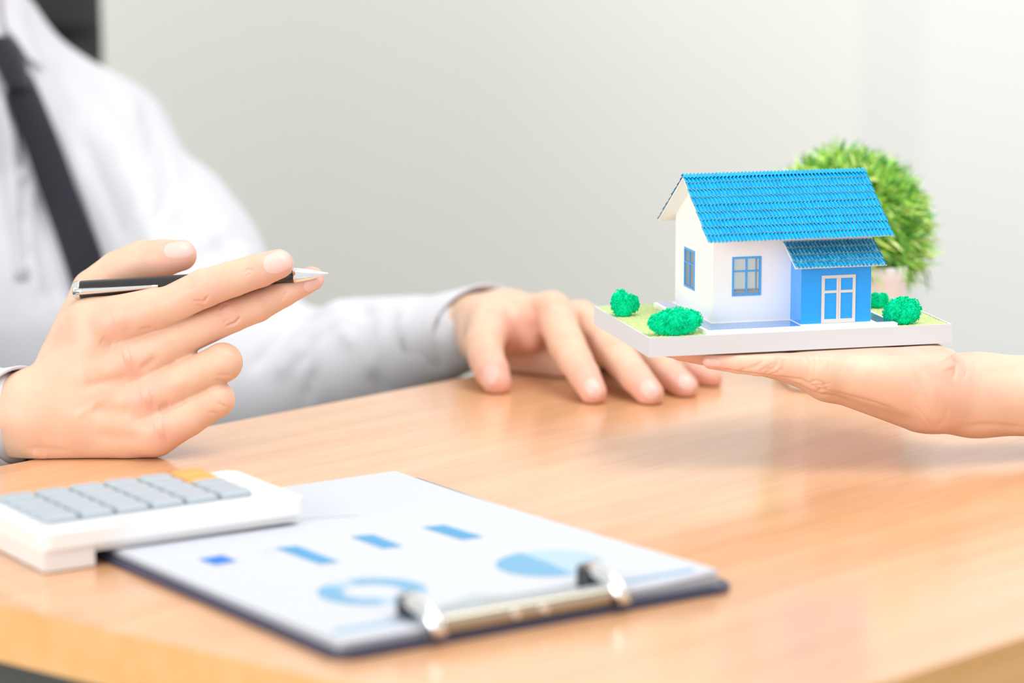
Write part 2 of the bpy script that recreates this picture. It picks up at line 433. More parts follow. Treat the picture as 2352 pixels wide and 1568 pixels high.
# ================================================================== MODEL HOUSE ON ITS TRAY
A0 = P(1490, 776, 1.83); Z0 = A0[2]
B0 = T(2187, 744, Z0); yaw = math.atan2(B0[1] - A0[1], B0[0] - A0[0])
ux = np.array([math.cos(yaw), math.sin(yaw)]); uy = np.array([-ux[1], ux[0]])
def L(x, y, z):
    p = A0[:2] + ux * x / 1000 + uy * y / 1000; return (p[0], p[1], Z0 + z / 1000)
TW, TD, TH = 182.0, 112.0, 11.0
base = L(TW / 2, TD / 2, -TH)
house = thing('model_house', base, 'white model house with blue corrugated roof on a grey tray, balanced on an open palm', 'model house')
def hbox(name, x0, x1, y0, y1, z0, z1, m, parent=house, bevel=0.0, mi=0):
    bm = bmesh.new(); box_bm(bm, L, x0, x1, y0, y1, z0, z1)
    return bmobj(name, bm, m, parent, bevel=bevel / 1000)
# tray: bottom board and four rim boards
bm = bmesh.new()
box_bm(bm, L, 0, TW, 0, TD, -TH, -1.2)
box_bm(bm, L, 0, TW, 0, 1.1, -1.2, 0.0); box_bm(bm, L, 0, TW, TD - 1.1, TD, -1.2, 0.0)
box_bm(bm, L, 0, 1.1, 1.1, TD - 1.1, -1.2, 0.0); box_bm(bm, L, TW - 1.1, TW, 1.1, TD - 1.1, -1.2, 0.0)
bmobj('tray', bm, M['tray'], house)
# lawn: a sheet with a fibrous top
nx_, ny_ = 150, 95
V = []; Fs = []
for j in range(ny_):
    for i in range(nx_):
        x = 1.15 + (TW - 2.3) * i / (nx_ - 1); y = 1.15 + (TD - 2.3) * j / (ny_ - 1)
        V.append(L(x, y, -0.55 + random.uniform(-0.25, 0.45)))
for j in range(ny_ - 1):
    for i in range(nx_ - 1):
        a = j * nx_ + i; Fs.append([a, a + 1, a + nx_ + 1, a + nx_])
tag(mesh('lawn', V, Fs, M['lawn'], house), 'yellow-green flocked lawn')
# paved base round the house with glossy blue inlays
hbox('paved_base', 34.5, 149, 1.0, 104, -0.6, 1.9, M['white'], bevel=0.15)
for nm, (x0, x1, y0, y1) in {'a': (37, 92, 5.5, 25), 'b': (37, 44.8, 25.2, 102.5), 'c': (137.5, 147, 6.5, 98.5)}.items():
    hbox('blue_walkway', x0, x1, y0, y1, 1.9, 2.1, M['blueinlay'])
hbox('porch_step', 92.5, 137.3, 2.2, 25.8, 1.9, 2.35, M['white'])
# walls with real window openings
X0, X1, Y0, Y1, ZB, RY = 46.0, 142.0, 26.0, 98.0, 1.9, 57.5
ROOF = 0.655                                            # slope
def roofz(y, z_ridge=82.6): return z_ridge - abs(y - RY) * ROOF
WT = 1.2
def wall_holes(name, axis, c0, c1, span, hole, ztop_fn, m):
    """panel between c0..c1 in thickness, span along the other axis, with one rectangular hole (a0,a1,z0,z1)"""
    bm = bmesh.new(); s0, s1 = span; a0, a1, h0, h1 = hole
    def fr(s, c, z): return L(s, c, z) if axis == 'x' else L(c, s, z)
    def cell(sa, sb, za0, zb0, za1, zb1):
        vs = [bm.verts.new(fr(s, c, z)) for s, zz in ((sa, (za0, za1)), (sb, (zb0, zb1))) for c in (c0, c1) for z in zz]
        for q in ((0, 1, 3, 2), (4, 6, 7, 5), (0, 4, 5, 1), (2, 3, 7, 6), (0, 2, 6, 4), (1, 5, 7, 3)):
            bm.faces.new([vs[i] for i in q])
    brk = [s0, a0, a1, s1]
    if s0 < RY < s1 and axis == 'y': brk.append(RY)
    brk = sorted(set(brk))
    for sa, sb in zip(brk, brk[1:]):
        if sa >= a0 - 1e-6 and sb <= a1 + 1e-6:
            cell(sa, sb, ZB, ZB, h0, h0); cell(sa, sb, h1, h1, ztop_fn(sa), ztop_fn(sb))
        else:
            cell(sa, sb, ZB, ZB, ztop_fn(sa), ztop_fn(sb))
    bmesh.ops.remove_doubles(bm, verts=bm.verts, dist=1e-6)
    return bmobj(name, bm, m, house)
WF = (57.3, 74.7, 17.2, 39.8); WL = (60.0, 80.0, 15.3, 38.6)
tz = lambda s: roofz(Y0) - 0.6
gz = lambda s: roofz(s) - 0.6
wall_holes('house_wall', 'x', Y0, Y0 + WT, (X0, X1), WF, tz, M['white'])
wall_holes('house_wall', 'x', Y1 - WT, Y1, (X0, X1), (70, 122, 8, 48), lambda s: roofz(Y1) - 0.6, M['white'])
wall_holes('house_wall', 'y', X0, X0 + WT, (Y0 + WT, Y1 - WT), WL, gz, M['white'])
wall_holes('house_wall', 'y', X1 - WT, X1, (Y0 + WT, Y1 - WT), (45, 72, 14, 42), gz, M['white'])
def window_part(axis, c, s0, s1, z0, z1, out):
    """frame, mullion, transom in one frame part; four panes as sub-parts"""
    fw = 1.15; zt = z0 + (z1 - z0) * 0.63; sm_ = (s0 + s1) / 2
    def fr(s, cc, z): return L(s, cc, z) if axis == 'x' else L(cc, s, z)
    bm = bmesh.new(); ca, cb = c - 0.5 * out, c + 0.55 * out * -1
    c0, c1 = min(c - 0.45, c + 0.75), max(c - 0.45, c + 0.75)
    for (a, b, p, q) in ((s0, s0 + fw, z0, z1), (s1 - fw, s1, z0, z1), (s0 + fw, s1 - fw, z0, z0 + fw), (s0 + fw, s1 - fw, z1 - fw, z1)):
        box_bm(bm, fr, a, b, c0, c1, p, q)
    box_bm(bm, fr, sm_ - 0.5, sm_ + 0.5, c0 + 0.12, c1 - 0.12, z0 + fw, z1 - fw)
    box_bm(bm, fr, s0 + fw, s1 - fw, c0 + 0.15, c1 - 0.15, zt - 0.45, zt + 0.45)
    w = bmobj('window_frame', bm, M['frame'], house)
    for (a, b) in ((s0 + fw, sm_ - 0.5), (sm_ + 0.5, s1 - fw)):
        for (p, q) in ((z0 + fw, zt - 0.45), (zt + 0.45, z1 - fw)):
            bm = bmesh.new(); box_bm(bm, fr, a, b, c + 0.25, c + 0.4, p, q)
            bmobj('window_pane', bm, M['glass'], w)
window_part('x', Y0, *WF, 1); window_part('y', X0, *WL, 1)
window_part('x', Y1 - WT, 70, 122, 8, 48, 1); window_part('y', X1 - WT, 45, 72, 14, 42, 1)
# roofs: thin white board with overlapping strips of corrugated card
def corrugated_roof(name, x0, x1, yb, zb, yt, zt, courses, m, pitch=2.24):
    """slab from eave (yb, zb) up to (yt, zt); overlapping corrugated strips on top"""
    d = np.array([yt - yb, zt - zb]); Ln = np.linalg.norm(d); d = d / Ln; nrm = np.array([-d[1], d[0]])
    if nrm[1] < 0: nrm = -nrm
    def pt(x, s, h): q = np.array([yb, zb]) + d * s + nrm * h; return L(x, q[0], q[1])
    bm = bmesh.new(); box_bm(bm, pt, x0 + 0.4, x1 - 0.4, 1.9, Ln, -0.9, 0.0)
    rf = bmobj(name, bm, M['white'], house)
    st = Ln / courses; per = 6; nc = int((x1 - x0) / pitch) * per
    for c in range(courses):
        sA = c * st; sB = min((c + 1) * st + 1.6, Ln)
        jx = random.uniform(-0.25, 0.25); amp = 0.62; th = 0.42
        V = []; Fs = []; MI = []
        for i in range(nc + 1):
            x = x0 + (x1 - x0) * i / nc; w = amp * math.sin(2 * math.pi * i / per) + random.uniform(-0.03, 0.03)
            jj = 0.14 * math.sin(i * 0.21 + c) + random.uniform(-0.08, 0.08)
            V += [pt(x + jx, sA + jj, 1.35 + w), pt(x + jx, sB, 0.55 + w * 0.9), pt(x + jx, sA + jj, 1.35 + w - th), pt(x + jx, sB, 0.55 + w * 0.9 - th)]
        for i in range(nc):
            a = 4 * i; b = a + 4
            Fs += [[a, b, b + 1, a + 1], [a + 2, a + 3, b + 3, b + 2], [a, a + 2, b + 2, b], [a + 1, b + 1, b + 3, a + 3]]; MI += [0, 0, 1, 0]
        Fs += [[0, 1, 3, 2], [4 * nc, 4 * nc + 2, 4 * nc + 3, 4 * nc + 1]]; MI += [1, 1]
        mesh('roof_strip', V, Fs, [m, M['cutcard']], rf, mi=MI)
    return rf
corrugated_roof('roof_slope', 37.0, 148.6, 8.5, roofz(8.5), RY, roofz(RY), 9, M['roof'])
corrugated_roof('roof_slope', 37.0, 148.6, 107.0, roofz(107.0), RY, roofz(RY), 9, M['roof'])
# ridge cap
V = []; Fs = []; nc = 50 * 6
for i in range(nc + 1):
    x = 37.0 + 111.6 * i / nc; w = 0.45 * math.sin(2 * math.pi * i / 6)
    for (dy, dz) in ((-3.2, -1.4), (-1.2, 0.0), (0, 0.5), (1.2, 0.0), (3.2, -1.4)): V.append(L(x, RY + dy, 82.6 + 1.2 + dz + w))
for i in range(nc):
    for k in range(4): a = 5 * i + k; Fs.append([a, a + 1, a + 6, a + 5])
mesh('ridge_cap', V, Fs, M['roof'], house)
# porch: blue room under its own lean-to roof, with a double door
bm = bmesh.new(); PX0, PX1, PY0 = 92.8, 135.0, 8.0
vs = []
for x in (PX0, PX1):
    for (y, z) in ((PY0, 2.3), (Y0 - 0.05, 2.3), (Y0 - 0.05, 45.5), (PY0, 36.3)): vs.append(bm.verts.new(L(x, y, z)))
bm.faces.new(vs[0:4]); bm.faces.new(vs[4:8][::-1])
for i in range(4): bm.faces.new((vs[i], vs[(i + 1) % 4], vs[4 + (i + 1) % 4], vs[4 + i]))
tag(bmobj('porch_wall', bm, M['bluewall'], house, bevel=0.0003), 'glossy bright blue porch walls')
corrugated_roof('porch_roof', 87.6, 142.3, 3.0, 34.6, Y0 - 0.3, 47.0, 4, M['roof2'])
bm = bmesh.new(); dx0, dx1, dz0, dz1 = 105.0, 125.4, 2.5, 30.0; fw = 1.75; yc = PY0
def dbox(a, b, p, q, t=0.7): box_bm(bm, L, a, b, yc - t, yc + 0.05, p, q)
dm = (dx0 + dx1) / 2; dh = dz0 + (dz1 - dz0) * 0.655
dbox(dx0, dx0 + fw, dz0, dz1); dbox(dx1 - fw, dx1, dz0, dz1); dbox(dx0 + fw, dx1 - fw, dz0, dz0 + fw * 1.3); dbox(dx0 + fw, dx1 - fw, dz1 - fw, dz1)
dbox(dm - 1.25, dm - 0.06, dz0 + fw * 1.3, dz1 - fw, 0.68); dbox(dm + 0.06, dm + 1.25, dz0 + fw * 1.3, dz1 - fw, 0.68); dbox(dx0 + fw, dm - 1.25, dh - 0.75, dh + 0.75, 0.6); dbox(dm + 1.25, dx1 - fw, dh - 0.75, dh + 0.75, 0.6)
door = tag(bmobj('double_door', bm, M['beige'], house), 'beige double door frame with blue glossy panes')
for (a, b) in ((dx0 + fw, dm - 1.25), (dm + 1.25, dx1 - fw)):
    for (p, q) in ((dz0 + fw * 1.3, dh - 0.75), (dh + 0.75, dz1 - fw)):
        bm = bmesh.new(); box_bm(bm, L, a, b, yc - 0.25, yc, p, q); bmobj('door_pane', bm, M['bluewall'], door)
# bushes
_b = bmesh.new(); bmesh.ops.create_icosphere(_b, subdivisions=1, radius=1.0); ICO = np.array([v.co[:] for v in _b.verts]); ICF = np.array([[v.index for v in f.verts] for f in _b.faces]); _b.free()
_b = bmesh.new(); bmesh.ops.create_icosphere(_b, subdivisions=3, radius=1.0); ICO3 = np.array([v.co[:] for v in _b.verts]); ICF3 = np.array([[v.index for v in f.verts] for f in _b.faces]); _b.free()
def bush(cx, cy, rx, ry, h, lumps, seed, spikes=()):
    """foam foliage: lumpy core covered with a crust of tiny crumbs"""
    g = np.random.default_rng(seed); VV = []; FF = []; n = 0
    def add(V, F):
        nonlocal n
        V = V.copy(); V[:, 2] = np.maximum(V[:, 2], -0.3); VV.append(V); FF.append(F + n); n += len(V)
    cs = [(cx + g.uniform(-.62, .62) * rx, cy + g.uniform(-.4, .4) * ry, g.uniform(0.3, 0.62) * h, g.uniform(0.30, 0.48)) for _ in range(lumps)] + [(cx, cy, h * 0.36, 0.58)]
    for (x, y, z, f) in cs:
        rr = np.array([rx * f, ry * f, h * f]); add(ICO3 * rr * .93 + [x, y, z], ICF3)
        v = g.normal(size=(420, 3)); v /= np.linalg.norm(v, axis=1)[:, None]
        r = g.uniform(.22, .52, 420); q = np.array([x, y, z]) + v * rr * g.uniform(.9, 1.10, 420)[:, None]
        q[:, 2] = np.maximum(q[:, 2], g.uniform(.2, 1.0, 420))
        for a, b in zip(q, r): add(ICO * b * g.uniform(.7, 1.2, 3) + a, ICF)
    for (x, y, z, k) in spikes:
        for i in range(k * 5):
            t = i / (k * 5); add(ICO * (1.0 - .6 * t) * .75 + [x + t * 1.2 + g.uniform(-.6, .6) * (1 - t), y + g.uniform(-.6, .6), z + t * k * .62], ICF)
    V = np.concatenate(VV); F = np.concatenate(FF); P0 = A0[:2] + (V[:, :1] * ux + V[:, 1:2] * uy) / 1000
    return mesh('bush', np.column_stack([P0, Z0 + V[:, 2] / 1000]), F, M['bush'], house)
tag(bush(18.0, 8.5, 18.0, 8.0, 15.5, 11, 1, [(12, 8, 12, 5), (27, 8, 10.5, 4)]), 'wide green flocked bush at the front corner of the tray')
tag(bush(7.8, 76, 10.8, 8, 15.0, 7, 2, [(3.5, 74, 10.5, 7)]), 'green flocked bush at the left edge of the tray')
tag(bush(156.0, 10, 11.5, 8, 15.5, 7, 3, [(157, 9, 12.0, 6), (148.5, 10, 5, 4)]), 'green flocked bush at the right front of the tray')
tag(bush(161, 66, 8, 7, 8.5, 6, 4), 'low green flocked bush behind the porch')

# ================================================================== SKIN: hands measured joint by joint
def hand_field(G, fingers, palm, kp=0.009, kf=0.0016, kj=0.006, extra=None):
    FF = G.new()
    for pts, rads in fingers:
        F1 = G.new(); G.chain(F1, pts, rads, 0.0012); FF = smin(FF, F1, kf)
    PF = G.new()
    for e in palm:
        a, b, ra, rb = e[:4]; G.cone(PF, a, b, ra, rb, kp, e[4] if len(e) > 4 else None)
    return smin(PF, FF, kj)
BODY_PARTS = []
def tint(V, pts):
    t = np.zeros(len(V))
    for c, r, a in pts: t = np.maximum(t, a * np.exp(-(np.linalg.norm(V - np.array(c), axis=1) / r) ** 2))
    return t
def join_meshes(lst):
    Vs, Qs, Ts, n = [], [], [], 0
    for V, Q, t in lst: Vs.append(V); Qs.append(Q + n); Ts.append(t); n += len(V)
    return np.concatenate(Vs), np.concatenate(Qs), np.concatenate(Ts)
def skin_object(name, lst, m, parent):
    V, Q, t = join_meshes(lst)
    o = mesh(name, V, Q, m, parent, smooth=True)
    a = o.data.attributes.new('pink', 'FLOAT', 'POINT'); a.data.foreach_set('value', t.astype(np.float32))
    return o
def nail_patch(bvh, cx, cy, ax, length, width, m, parent, lift=0.00035, nu=14, nv=12):
    """a fingernail moulded onto the fingertip: cx, cy centre, ax direction of the finger on the picture plane (deg, y down)"""
    c, s = math.cos(math.radians(ax)), math.sin(math.radians(ax)); V = []; ok = True
    O = Vector((0, 0, CAMZ))
    for j in range(nv + 1):
        for i in range(nu + 1):
            u = -1 + 2 * i / nu; v = -1 + 2 * j / nv
            # rounded-square outline
            uu = u * math.sqrt(max(0, 1 - 0.42 * v * v)); vv = v * math.sqrt(max(0, 1 - 0.42 * u * u))
            x = uu * length / 2; y = vv * width / 2
            px, py = cx + c * x - s * y, cy + s * x + c * y
            hit = bvh.ray_cast(O, Vector(ray(px, py)).normalized())
            if hit[0] is None: V.append(None); continue
            dome = (1 - u ** 4) * (1 - v ** 4)
            V.append(hit[0] + hit[1] * (lift * dome - 0.0001))
    Fs = []
    for j in range(nv):
        for i in range(nu):
            q = [j * (nu + 1) + i, j * (nu + 1) + i + 1, (j + 1) * (nu + 1) + i + 1, (j + 1) * (nu + 1) + i]
            if all(V[k] is not None for k in q):
                zs = [(V[k] - O).length for k in q]
                if max(zs) - min(zs) < 0.006: Fs.append(q[::-1])
    V = [tuple(v) if v is not None else tuple(parent.location) for v in V]
    used = sorted({k for f in Fs for k in f}); mp = {k: i for i, k in enumerate(used)}
    if not used: return
    return mesh('fingernail', [V[k] for k in used], [[mp[k] for k in f] for f in Fs], m, parent, smooth=True)

# ---- the man's right hand, holding the pen
D0 = 1.888
def q(px, py, dd=0): return P(px, py, D0 + dd / 1000)
mm = 0.001
def R(*a): return [x * mm for x in a]
pm = (q(0, 0) - q(0, 0, 10)); viewdir = ray(300, 800)
finR = [
    ([q(262, 742, 0), q(370, 709, -4), q(470, 661, -8), q(535, 640, -8), q(598, 620, -7), q(640, 606, -6)], R(11.5, 10.8, 11.2, 10.3, 9.8, 8.6)),           # index
    ([q(300, 832, 0), q(410, 777, 3), q(532, 723, 7), q(590, 702, 9), q(650, 671, 12), q(716, 640, 15)], R(12, 10.8, 10.2, 9.6, 8.6, 7.2)),            # middle
    ([q(335, 915, 0), q(430, 872, 0), q(512, 832, 1), q(508, 838, 10), q(460, 852, 22), q(400, 862, 30)], R(12.5, 11.2, 11.3, 10.5, 10, 9)),            # ring
    ([q(358, 996, 0), q(430, 958, 0), q(498, 917, 3), q(494, 920, 11), q(445, 932, 22), q(390, 937, 29)], R(12.8, 11.2, 10.4, 9.6, 9, 8)),             # little
    ([q(150, 830, 24), q(214, 667, 31), q(270, 624, 30), q(328, 598, 27), q(375, 593, 24), q(416, 586, 22)], R(14, 12.5, 12.2, 11.9, 11.0, 9.2)),        # thumb
]
palmR = [
    (q(100, 945, 12), q(255, 750, 4), 18 * mm, 12 * mm), (q(95, 955, 10), q(295, 840, 3), 18 * mm, 12.5 * mm),
    (q(95, 970, 10), q(330, 925, 3), 18 * mm, 13 * mm), (q(100, 985, 10), q(350, 990, 3), 17 * mm, 13 * mm),
    (q(120, 900, 22), q(190, 740, 24), 17 * mm, 13 * mm), (q(300, 1000, 10), q(130, 1010, 12), 13 * mm, 14 * mm),
    (q(345, 862, 9), q(418, 828, 9), 9 * mm, 8.5 * mm),
    (q(300, 860, 22), q(330, 960, 22), 15 * mm, 15 * mm), (q(200, 960, 14), q(300, 985, 12), 17 * mm, 16 * mm),
    (q(205, 738, 9), q(350, 706, -1), 12.5 * mm, 10.5 * mm), (q(185, 770, 14), q(215, 735, 14), 13 * mm, 12 * mm),
    (q(60, 955, 12), q(-60, 975, 24), 23 * mm, 22 * mm), (q(70, 920, 14), q(60, 1000, 14), 17 * mm, 16 * mm),
]
pts = np.array([p for f in finR for p in f[0]] + [q(-60, 900, 0)])
G = Grid(pts.min(0) - 0.024, pts.max(0) + 0.024, 0.00080)
Fh = hand_field(G, finR, palmR)
V, Q = surfnet(Fh, G.lo, G.h); V = relax(V, Q, 3)
ST = [
    ([(320, 757), (350, 754)], 5, -0.8),                       # web between index and middle
    ([(385, 840), (405, 830)], 5, -0.8), ([(395, 936), (430, 918)], 5, -1.0),
    ([(262, 742), (290, 730)], 24, 1.3), ([(285, 822), (300, 818)], 22, 2.5), ([(325, 912), (345, 908)], 22, 2.8), ([(355, 985), (375, 980)], 20, 2.4),
    ([(180, 850), (245, 838)], 16, 0.8), ([(190, 890), (240, 878), (300, 866)], 13, -1.6), ([(210, 940), (300, 950)], 18, -1.7), ([(220, 1000), (320, 1012)], 16, -1.0), ([(170, 960), (240, 915)], 9, 0.5), ([(230, 780), (260, 795)], 14, -1.2),
    ([(325, 850), (360, 822)], 11, -1.5), ([(365, 945), (392, 930)], 10, -1.2), ([(370, 780), (420, 765)], 16, 0.4), ([(395, 885), (430, 870)], 16, 0.5),
    # knuckle wrinkles
    ([(440, 652), (452, 645), (466, 648)], 3, -0.53), ([(445, 690), (468, 694), (478, 680)], 3, -1.04), ([(450, 700), (473, 704)], 3, -0.66), ([(436, 664), (448, 658)], 2.5, -0.47),
    ([(505, 712), (512, 700), (525, 698)], 3, -0.66), ([(520, 748), (540, 742), (552, 728)], 3, -1.33), ([(512, 740), (530, 733)], 2.5, -0.66), ([(500, 724), (508, 716)], 2.5, -0.47),
    ([(560, 626), (572, 618), (585, 622)], 3, -0.57), ([(565, 634), (575, 628)], 2.5, -0.47), ([(650, 680), (660, 668)], 3, -0.57), ([(645, 690), (655, 682)], 2.5, -0.38),
    ([(500, 860), (530, 862)], 3, -0.57), ([(496, 872), (520, 876)], 3, -0.57), ([(500, 925), (520, 935)], 3, -0.57), ([(480, 945), (500, 950)], 3, -0.47),
    ([(312, 566), (322, 578)], 5, -.4), ([(300, 580), (310, 592)], 5, -.3),
    ([(75, 1040), (110, 1052)], 8, .8), ([(60, 1030), (110, 1030), (160, 1036)], 7, -.5),
]
V = strokes(V, Q, ST)
V[:, 2] = np.maximum(V[:, 2], TZ + 0.0006)
handR = (V, Q, tint(V, [(finR[i][0][-1], 0.014, 1.0) for i in (0, 1)] + [(finR[4][0][-1], 0.018, 0.9), (q(300, 825, -10), .012, .55), (q(335, 910, -10), .013, .6), (q(262, 742, -10), .014, .4), (q(468, 672, -15), .012, .45), (q(530, 728, -5), .012, .45), (q(365, 985, -10), .013, .5)]))
# ---- the man's left hand, flat on the desk
finL = [
    ([P(1268, 714, 2.130), P(1285, 752, 2.112), P(1303, 795, 2.090), P(1322, 828, 2.075), P(1342, 862, 2.062), P(1363, 901, 2.052)], R(12, 12, 12.2, 11, 10, 8.6)),
    ([P(1335, 735, 2.145), P(1370, 765, 2.125), P(1408, 803, 2.100), P(1432, 832, 2.085), P(1460, 866, 2.065), P(1494, 905, 2.050)], R(12, 12, 12.2, 11, 10.2, 8.8)),
    ([P(1390, 752, 2.160), P(1435, 778, 2.140), P(1482, 808, 2.118), P(1510, 832, 2.102), P(1538, 858, 2.088), P(1574, 889, 2.074)], R(11.5, 11.5, 11.5, 10.5, 9.8, 8.6)),
    ([P(1440, 765, 2.175), P(1490, 795, 2.155), P(1540, 822, 2.135), P(1565, 836, 2.125), P(1595, 852, 2.115), P(1634, 870, 2.108)], R(10.5, 10, 9.8, 9, 8.2, 7.2)),
    ([P(1128, 745, 2.13), P(1112, 790, 2.108), P(1118, 826, 2.098), P(1130, 852, 2.090), P(1141, 877, 2.086)], R(15, 12.5, 11.6, 11.2, 9.6)),
]
palmL = [
    (P(1165, 738, 2.150), P(1265, 715, 2.130), 17 * mm, 12 * mm), (P(1165, 738, 2.160), P(1330, 738, 2.148), 17 * mm, 12.5 * mm),
    (P(1170, 742, 2.170), P(1385, 758, 2.163), 17 * mm, 12.5 * mm), (P(1175, 745, 2.180), P(1435, 775, 2.178), 16 * mm, 12 * mm),
    (P(1130, 750, 2.140), P(1215, 780, 2.135), 16 * mm, 9 * mm), (P(1165, 740, 2.165), P(1085, 745, 2.195), 21 * mm, 21 * mm), (P(1250, 790, 2.16), P(1380, 810, 2.17), 12 * mm, 12 * mm),
    (P(1130, 750, 2.155), P(1180, 745, 2.19), 20 * mm, 17 * mm), (P(1105, 752, 2.165), P(1100, 790, 2.150), 17 * mm, 13 * mm), (P(1200, 800, 2.16), P(1340, 835, 2.15), 13 * mm, 12 * mm), (P(1165, 822, 2.165), P(1290, 848, 2.145), 10 * mm, 11 * mm),
]
pts = np.array([p for f in finL for p in f[0]] + [P(1060, 740, 2.2)])
G = Grid(pts.min(0) - 0.035, pts.max(0) + 0.035, 0.0016)
Fh = hand_field(G, finL, palmL)
V, Q = surfnet(Fh, G.lo, G.h); V = relax(V, Q, 2)
V = strokes(V, Q, [([(1345, 770), (1370, 840)], 8, -1.2), ([(1262, 690), (1275, 700)], 16, 2.0), ([(1215, 700), (1235, 760)], 12, -1.4), ([(1320, 715), (1330, 740)], 10, -1.2), ([(1110, 700), (1140, 670)], 14, -1.0), ([(1200, 690), (1240, 720)], 14, -.8), ([(1160, 700), (1180, 760), (1190, 830)], 10, -1.0), ([(1150, 690), (1110, 740)], 12, -.8),
                   ([(1282, 782), (1312, 776)], 5, -.7), ([(1290, 802), (1322, 795)], 5, -.7), ([(1390, 800), (1415, 790)], 5, -.7), ([(1105, 812), (1145, 806)], 6, -.6), ([(1112, 826), (1148, 820)], 5, -.5)])
V[:, 2] = np.maximum(V[:, 2], TZ + 0.0006)
handL = (V, Q, tint(V, [(f[0][-1], 0.018, 1.0) for f in finL] + [(P(1205, 770, 2.12), .02, .8)]))

# ---- coarse body: neck, head, arms inside the shirt
SHL, SHR = P(244, 338, 2.49), P(-470, 330, 2.40)
NK, HD = P(-150, 0, 2.47), P(-170, -330, 2.41)
ELL, WRL = P(625, 890, 2.31), P(1120, 742, 2.185)
ELR, WRR = P(-560, 1130, 2.16), P(20, 960, 1.902)
G = Grid(np.minimum(np.minimum(SHR, ELR), WRR) - 0.08, np.maximum(np.maximum(SHL, WRL), HD) + [0.05, 0.1, 0.16], 0.005)
Fb = G.new()
G.cone(Fb, P(-115, 190, 2.51), NK, .042, .052, .01); G.cone(Fb, NK, HD + [0, .02, -.04], .052, .058, .01)
G.cone(Fb, HD + [0, .0, .03], HD + [0.0, .02, .06], .074, .078, .02); G.cone(Fb, HD + [0.005, -.03, -.03], HD + [0.01, -.045, -.055], .055, .036, .03)   # skull, jaw
G.cone(Fb, HD + [0.01, -.082, .025], HD + [0.013, -.100, -.008], .007, .012, .014)                                                   # nose
for s_ in (-1, 1):
    G.cone(Fb, HD + [s_ * .076, .005, .015], HD + [s_ * .079, .012, -.018], .010, .007, .006)                                      # ears
G.cone(Fb, HD + [-.010, -.079, -.038], HD + [.030, -.079, -.038], .0075, .0075, .010); G.cone(Fb, HD + [-.005, -.068, -.03], HD + [.02, -.070, -.03], .022, .022, .02)                                                 # lips
for a, b, ra, rb in ((SHL, ELL, .034, .034), (ELL, WRL, .036, .021), (SHR, ELR, .043, .036), (ELR, WRR, .036, .022)): G.cone(Fb, a, b, ra, rb, .012)
for e in ((P(-60, 200, 2.52), SHL, .018, .03), (P(-160, 200, 2.51), SHR, .018, .03), (P(-90, 330, 2.54), P(120, 1200, 2.54), .055, .08)): G.cone(Fb, *e[:2], *e[2:], .01)
V, Q = surfnet(Fb, G.lo, G.h); V = relax(V, Q, 1)
bodyC = (V, Q, tint(V, [(HD + [0.013, -.1, -.01], .02, .5), (HD + [0, -.09, -.04], .02, 1)]))

man = thing('person', (float(P(100, 900, 2.45)[0]), float(P(100, 900, 2.45)[1]), 0.0), 'person in white shirt and slim dark tie, holding a pen, other hand flat on desk', 'person')
body = skin_object('body', [handR, handL, bodyC], M['skin'], man)
bv1 = BVHTree.FromPolygons([tuple(v) for v in handR[0]], handR[1].tolist())
bv2 = BVHTree.FromPolygons([tuple(v) for v in handL[0]], handL[1].tolist())
nail_patch(bv1, 642, 600, -20, 84, 56, M['nail'], man)
nail_patch(bv1, 412, 574, -4, 78, 44, M['nail'], man)
nail_patch(bv1, 722, 652, -24, 56, 30, M['nail'], man)
for (x, y, a, l, w) in ((1363, 892, 62, 52, 40), (1493, 895, 50, 52, 42), (1577, 880, 42, 48, 38), (1124, 862, 112, 56, 40)): nail_patch(bv2, x, y, a, l, w, M['nail'], man)

# ---- shirt
G = Grid(np.minimum(np.minimum(SHR, ELR), WRR) - [0.09, 0.09, 0.30], np.maximum(SHL, WRL) + [0.05, 0.22, 0.14], 0.005)
Fs_ = G.new()
TOP = P(0, 400, 2.50); WST = P(150, 1500, 2.52)
ax_side = (SHL - SHR) / np.linalg.norm(SHL - SHR)
G.cone(Fs_, TOP, P(60, 750, 2.50), .080, .108, .02, (ax_side, 0.80), pad=.08); G.cone(Fs_, P(60, 750, 2.50), WST, .108, .115, .02, (ax_side, 0.75), pad=.08)
G.cone(Fs_, P(-60, 230, 2.48), TOP, .060, .080, .03)
G.cone(Fs_, P(-125, 80, 2.485), P(-128, 32, 2.478), .049, .050, .010); G.cone(Fs_, P(440, 480, 2.44), P(490, 560, 2.42), .024, .026, .02)
G.cone(Fs_, P(5, 112, 2.495), SHL, .031, .044, .018); G.cone(Fs_, P(-110, 112, 2.48), SHR, .035, .05, .018); G.cone(Fs_, P(-55, 90, 2.475), P(-40, 260, 2.45), .050, .05, .02)
G.cone(Fs_, SHL, P(436, 640, 2.40), .0485, .054, .025); G.cone(Fs_, P(436, 640, 2.40), ELL, .056, .056, .02)
G.cone(Fs_, ELL, P(800, 845, 2.265), .056, .040, .02); G.cone(Fs_, P(830, 829, 2.258), P(1050, 763, 2.203), .041, .0272, .014)
G.cone(Fs_, SHR, ELR, .056, .05, .03); G.cone(Fs_, ELR, P(-120, 1010, 1.95), .05, .034, .02); G.cone(Fs_, P(-120, 1010, 1.95), P(-25, 962, 1.908), .034, .031, .01)
V, Q = surfnet(Fs_, G.lo, G.h); V = relax(V, Q, 2)
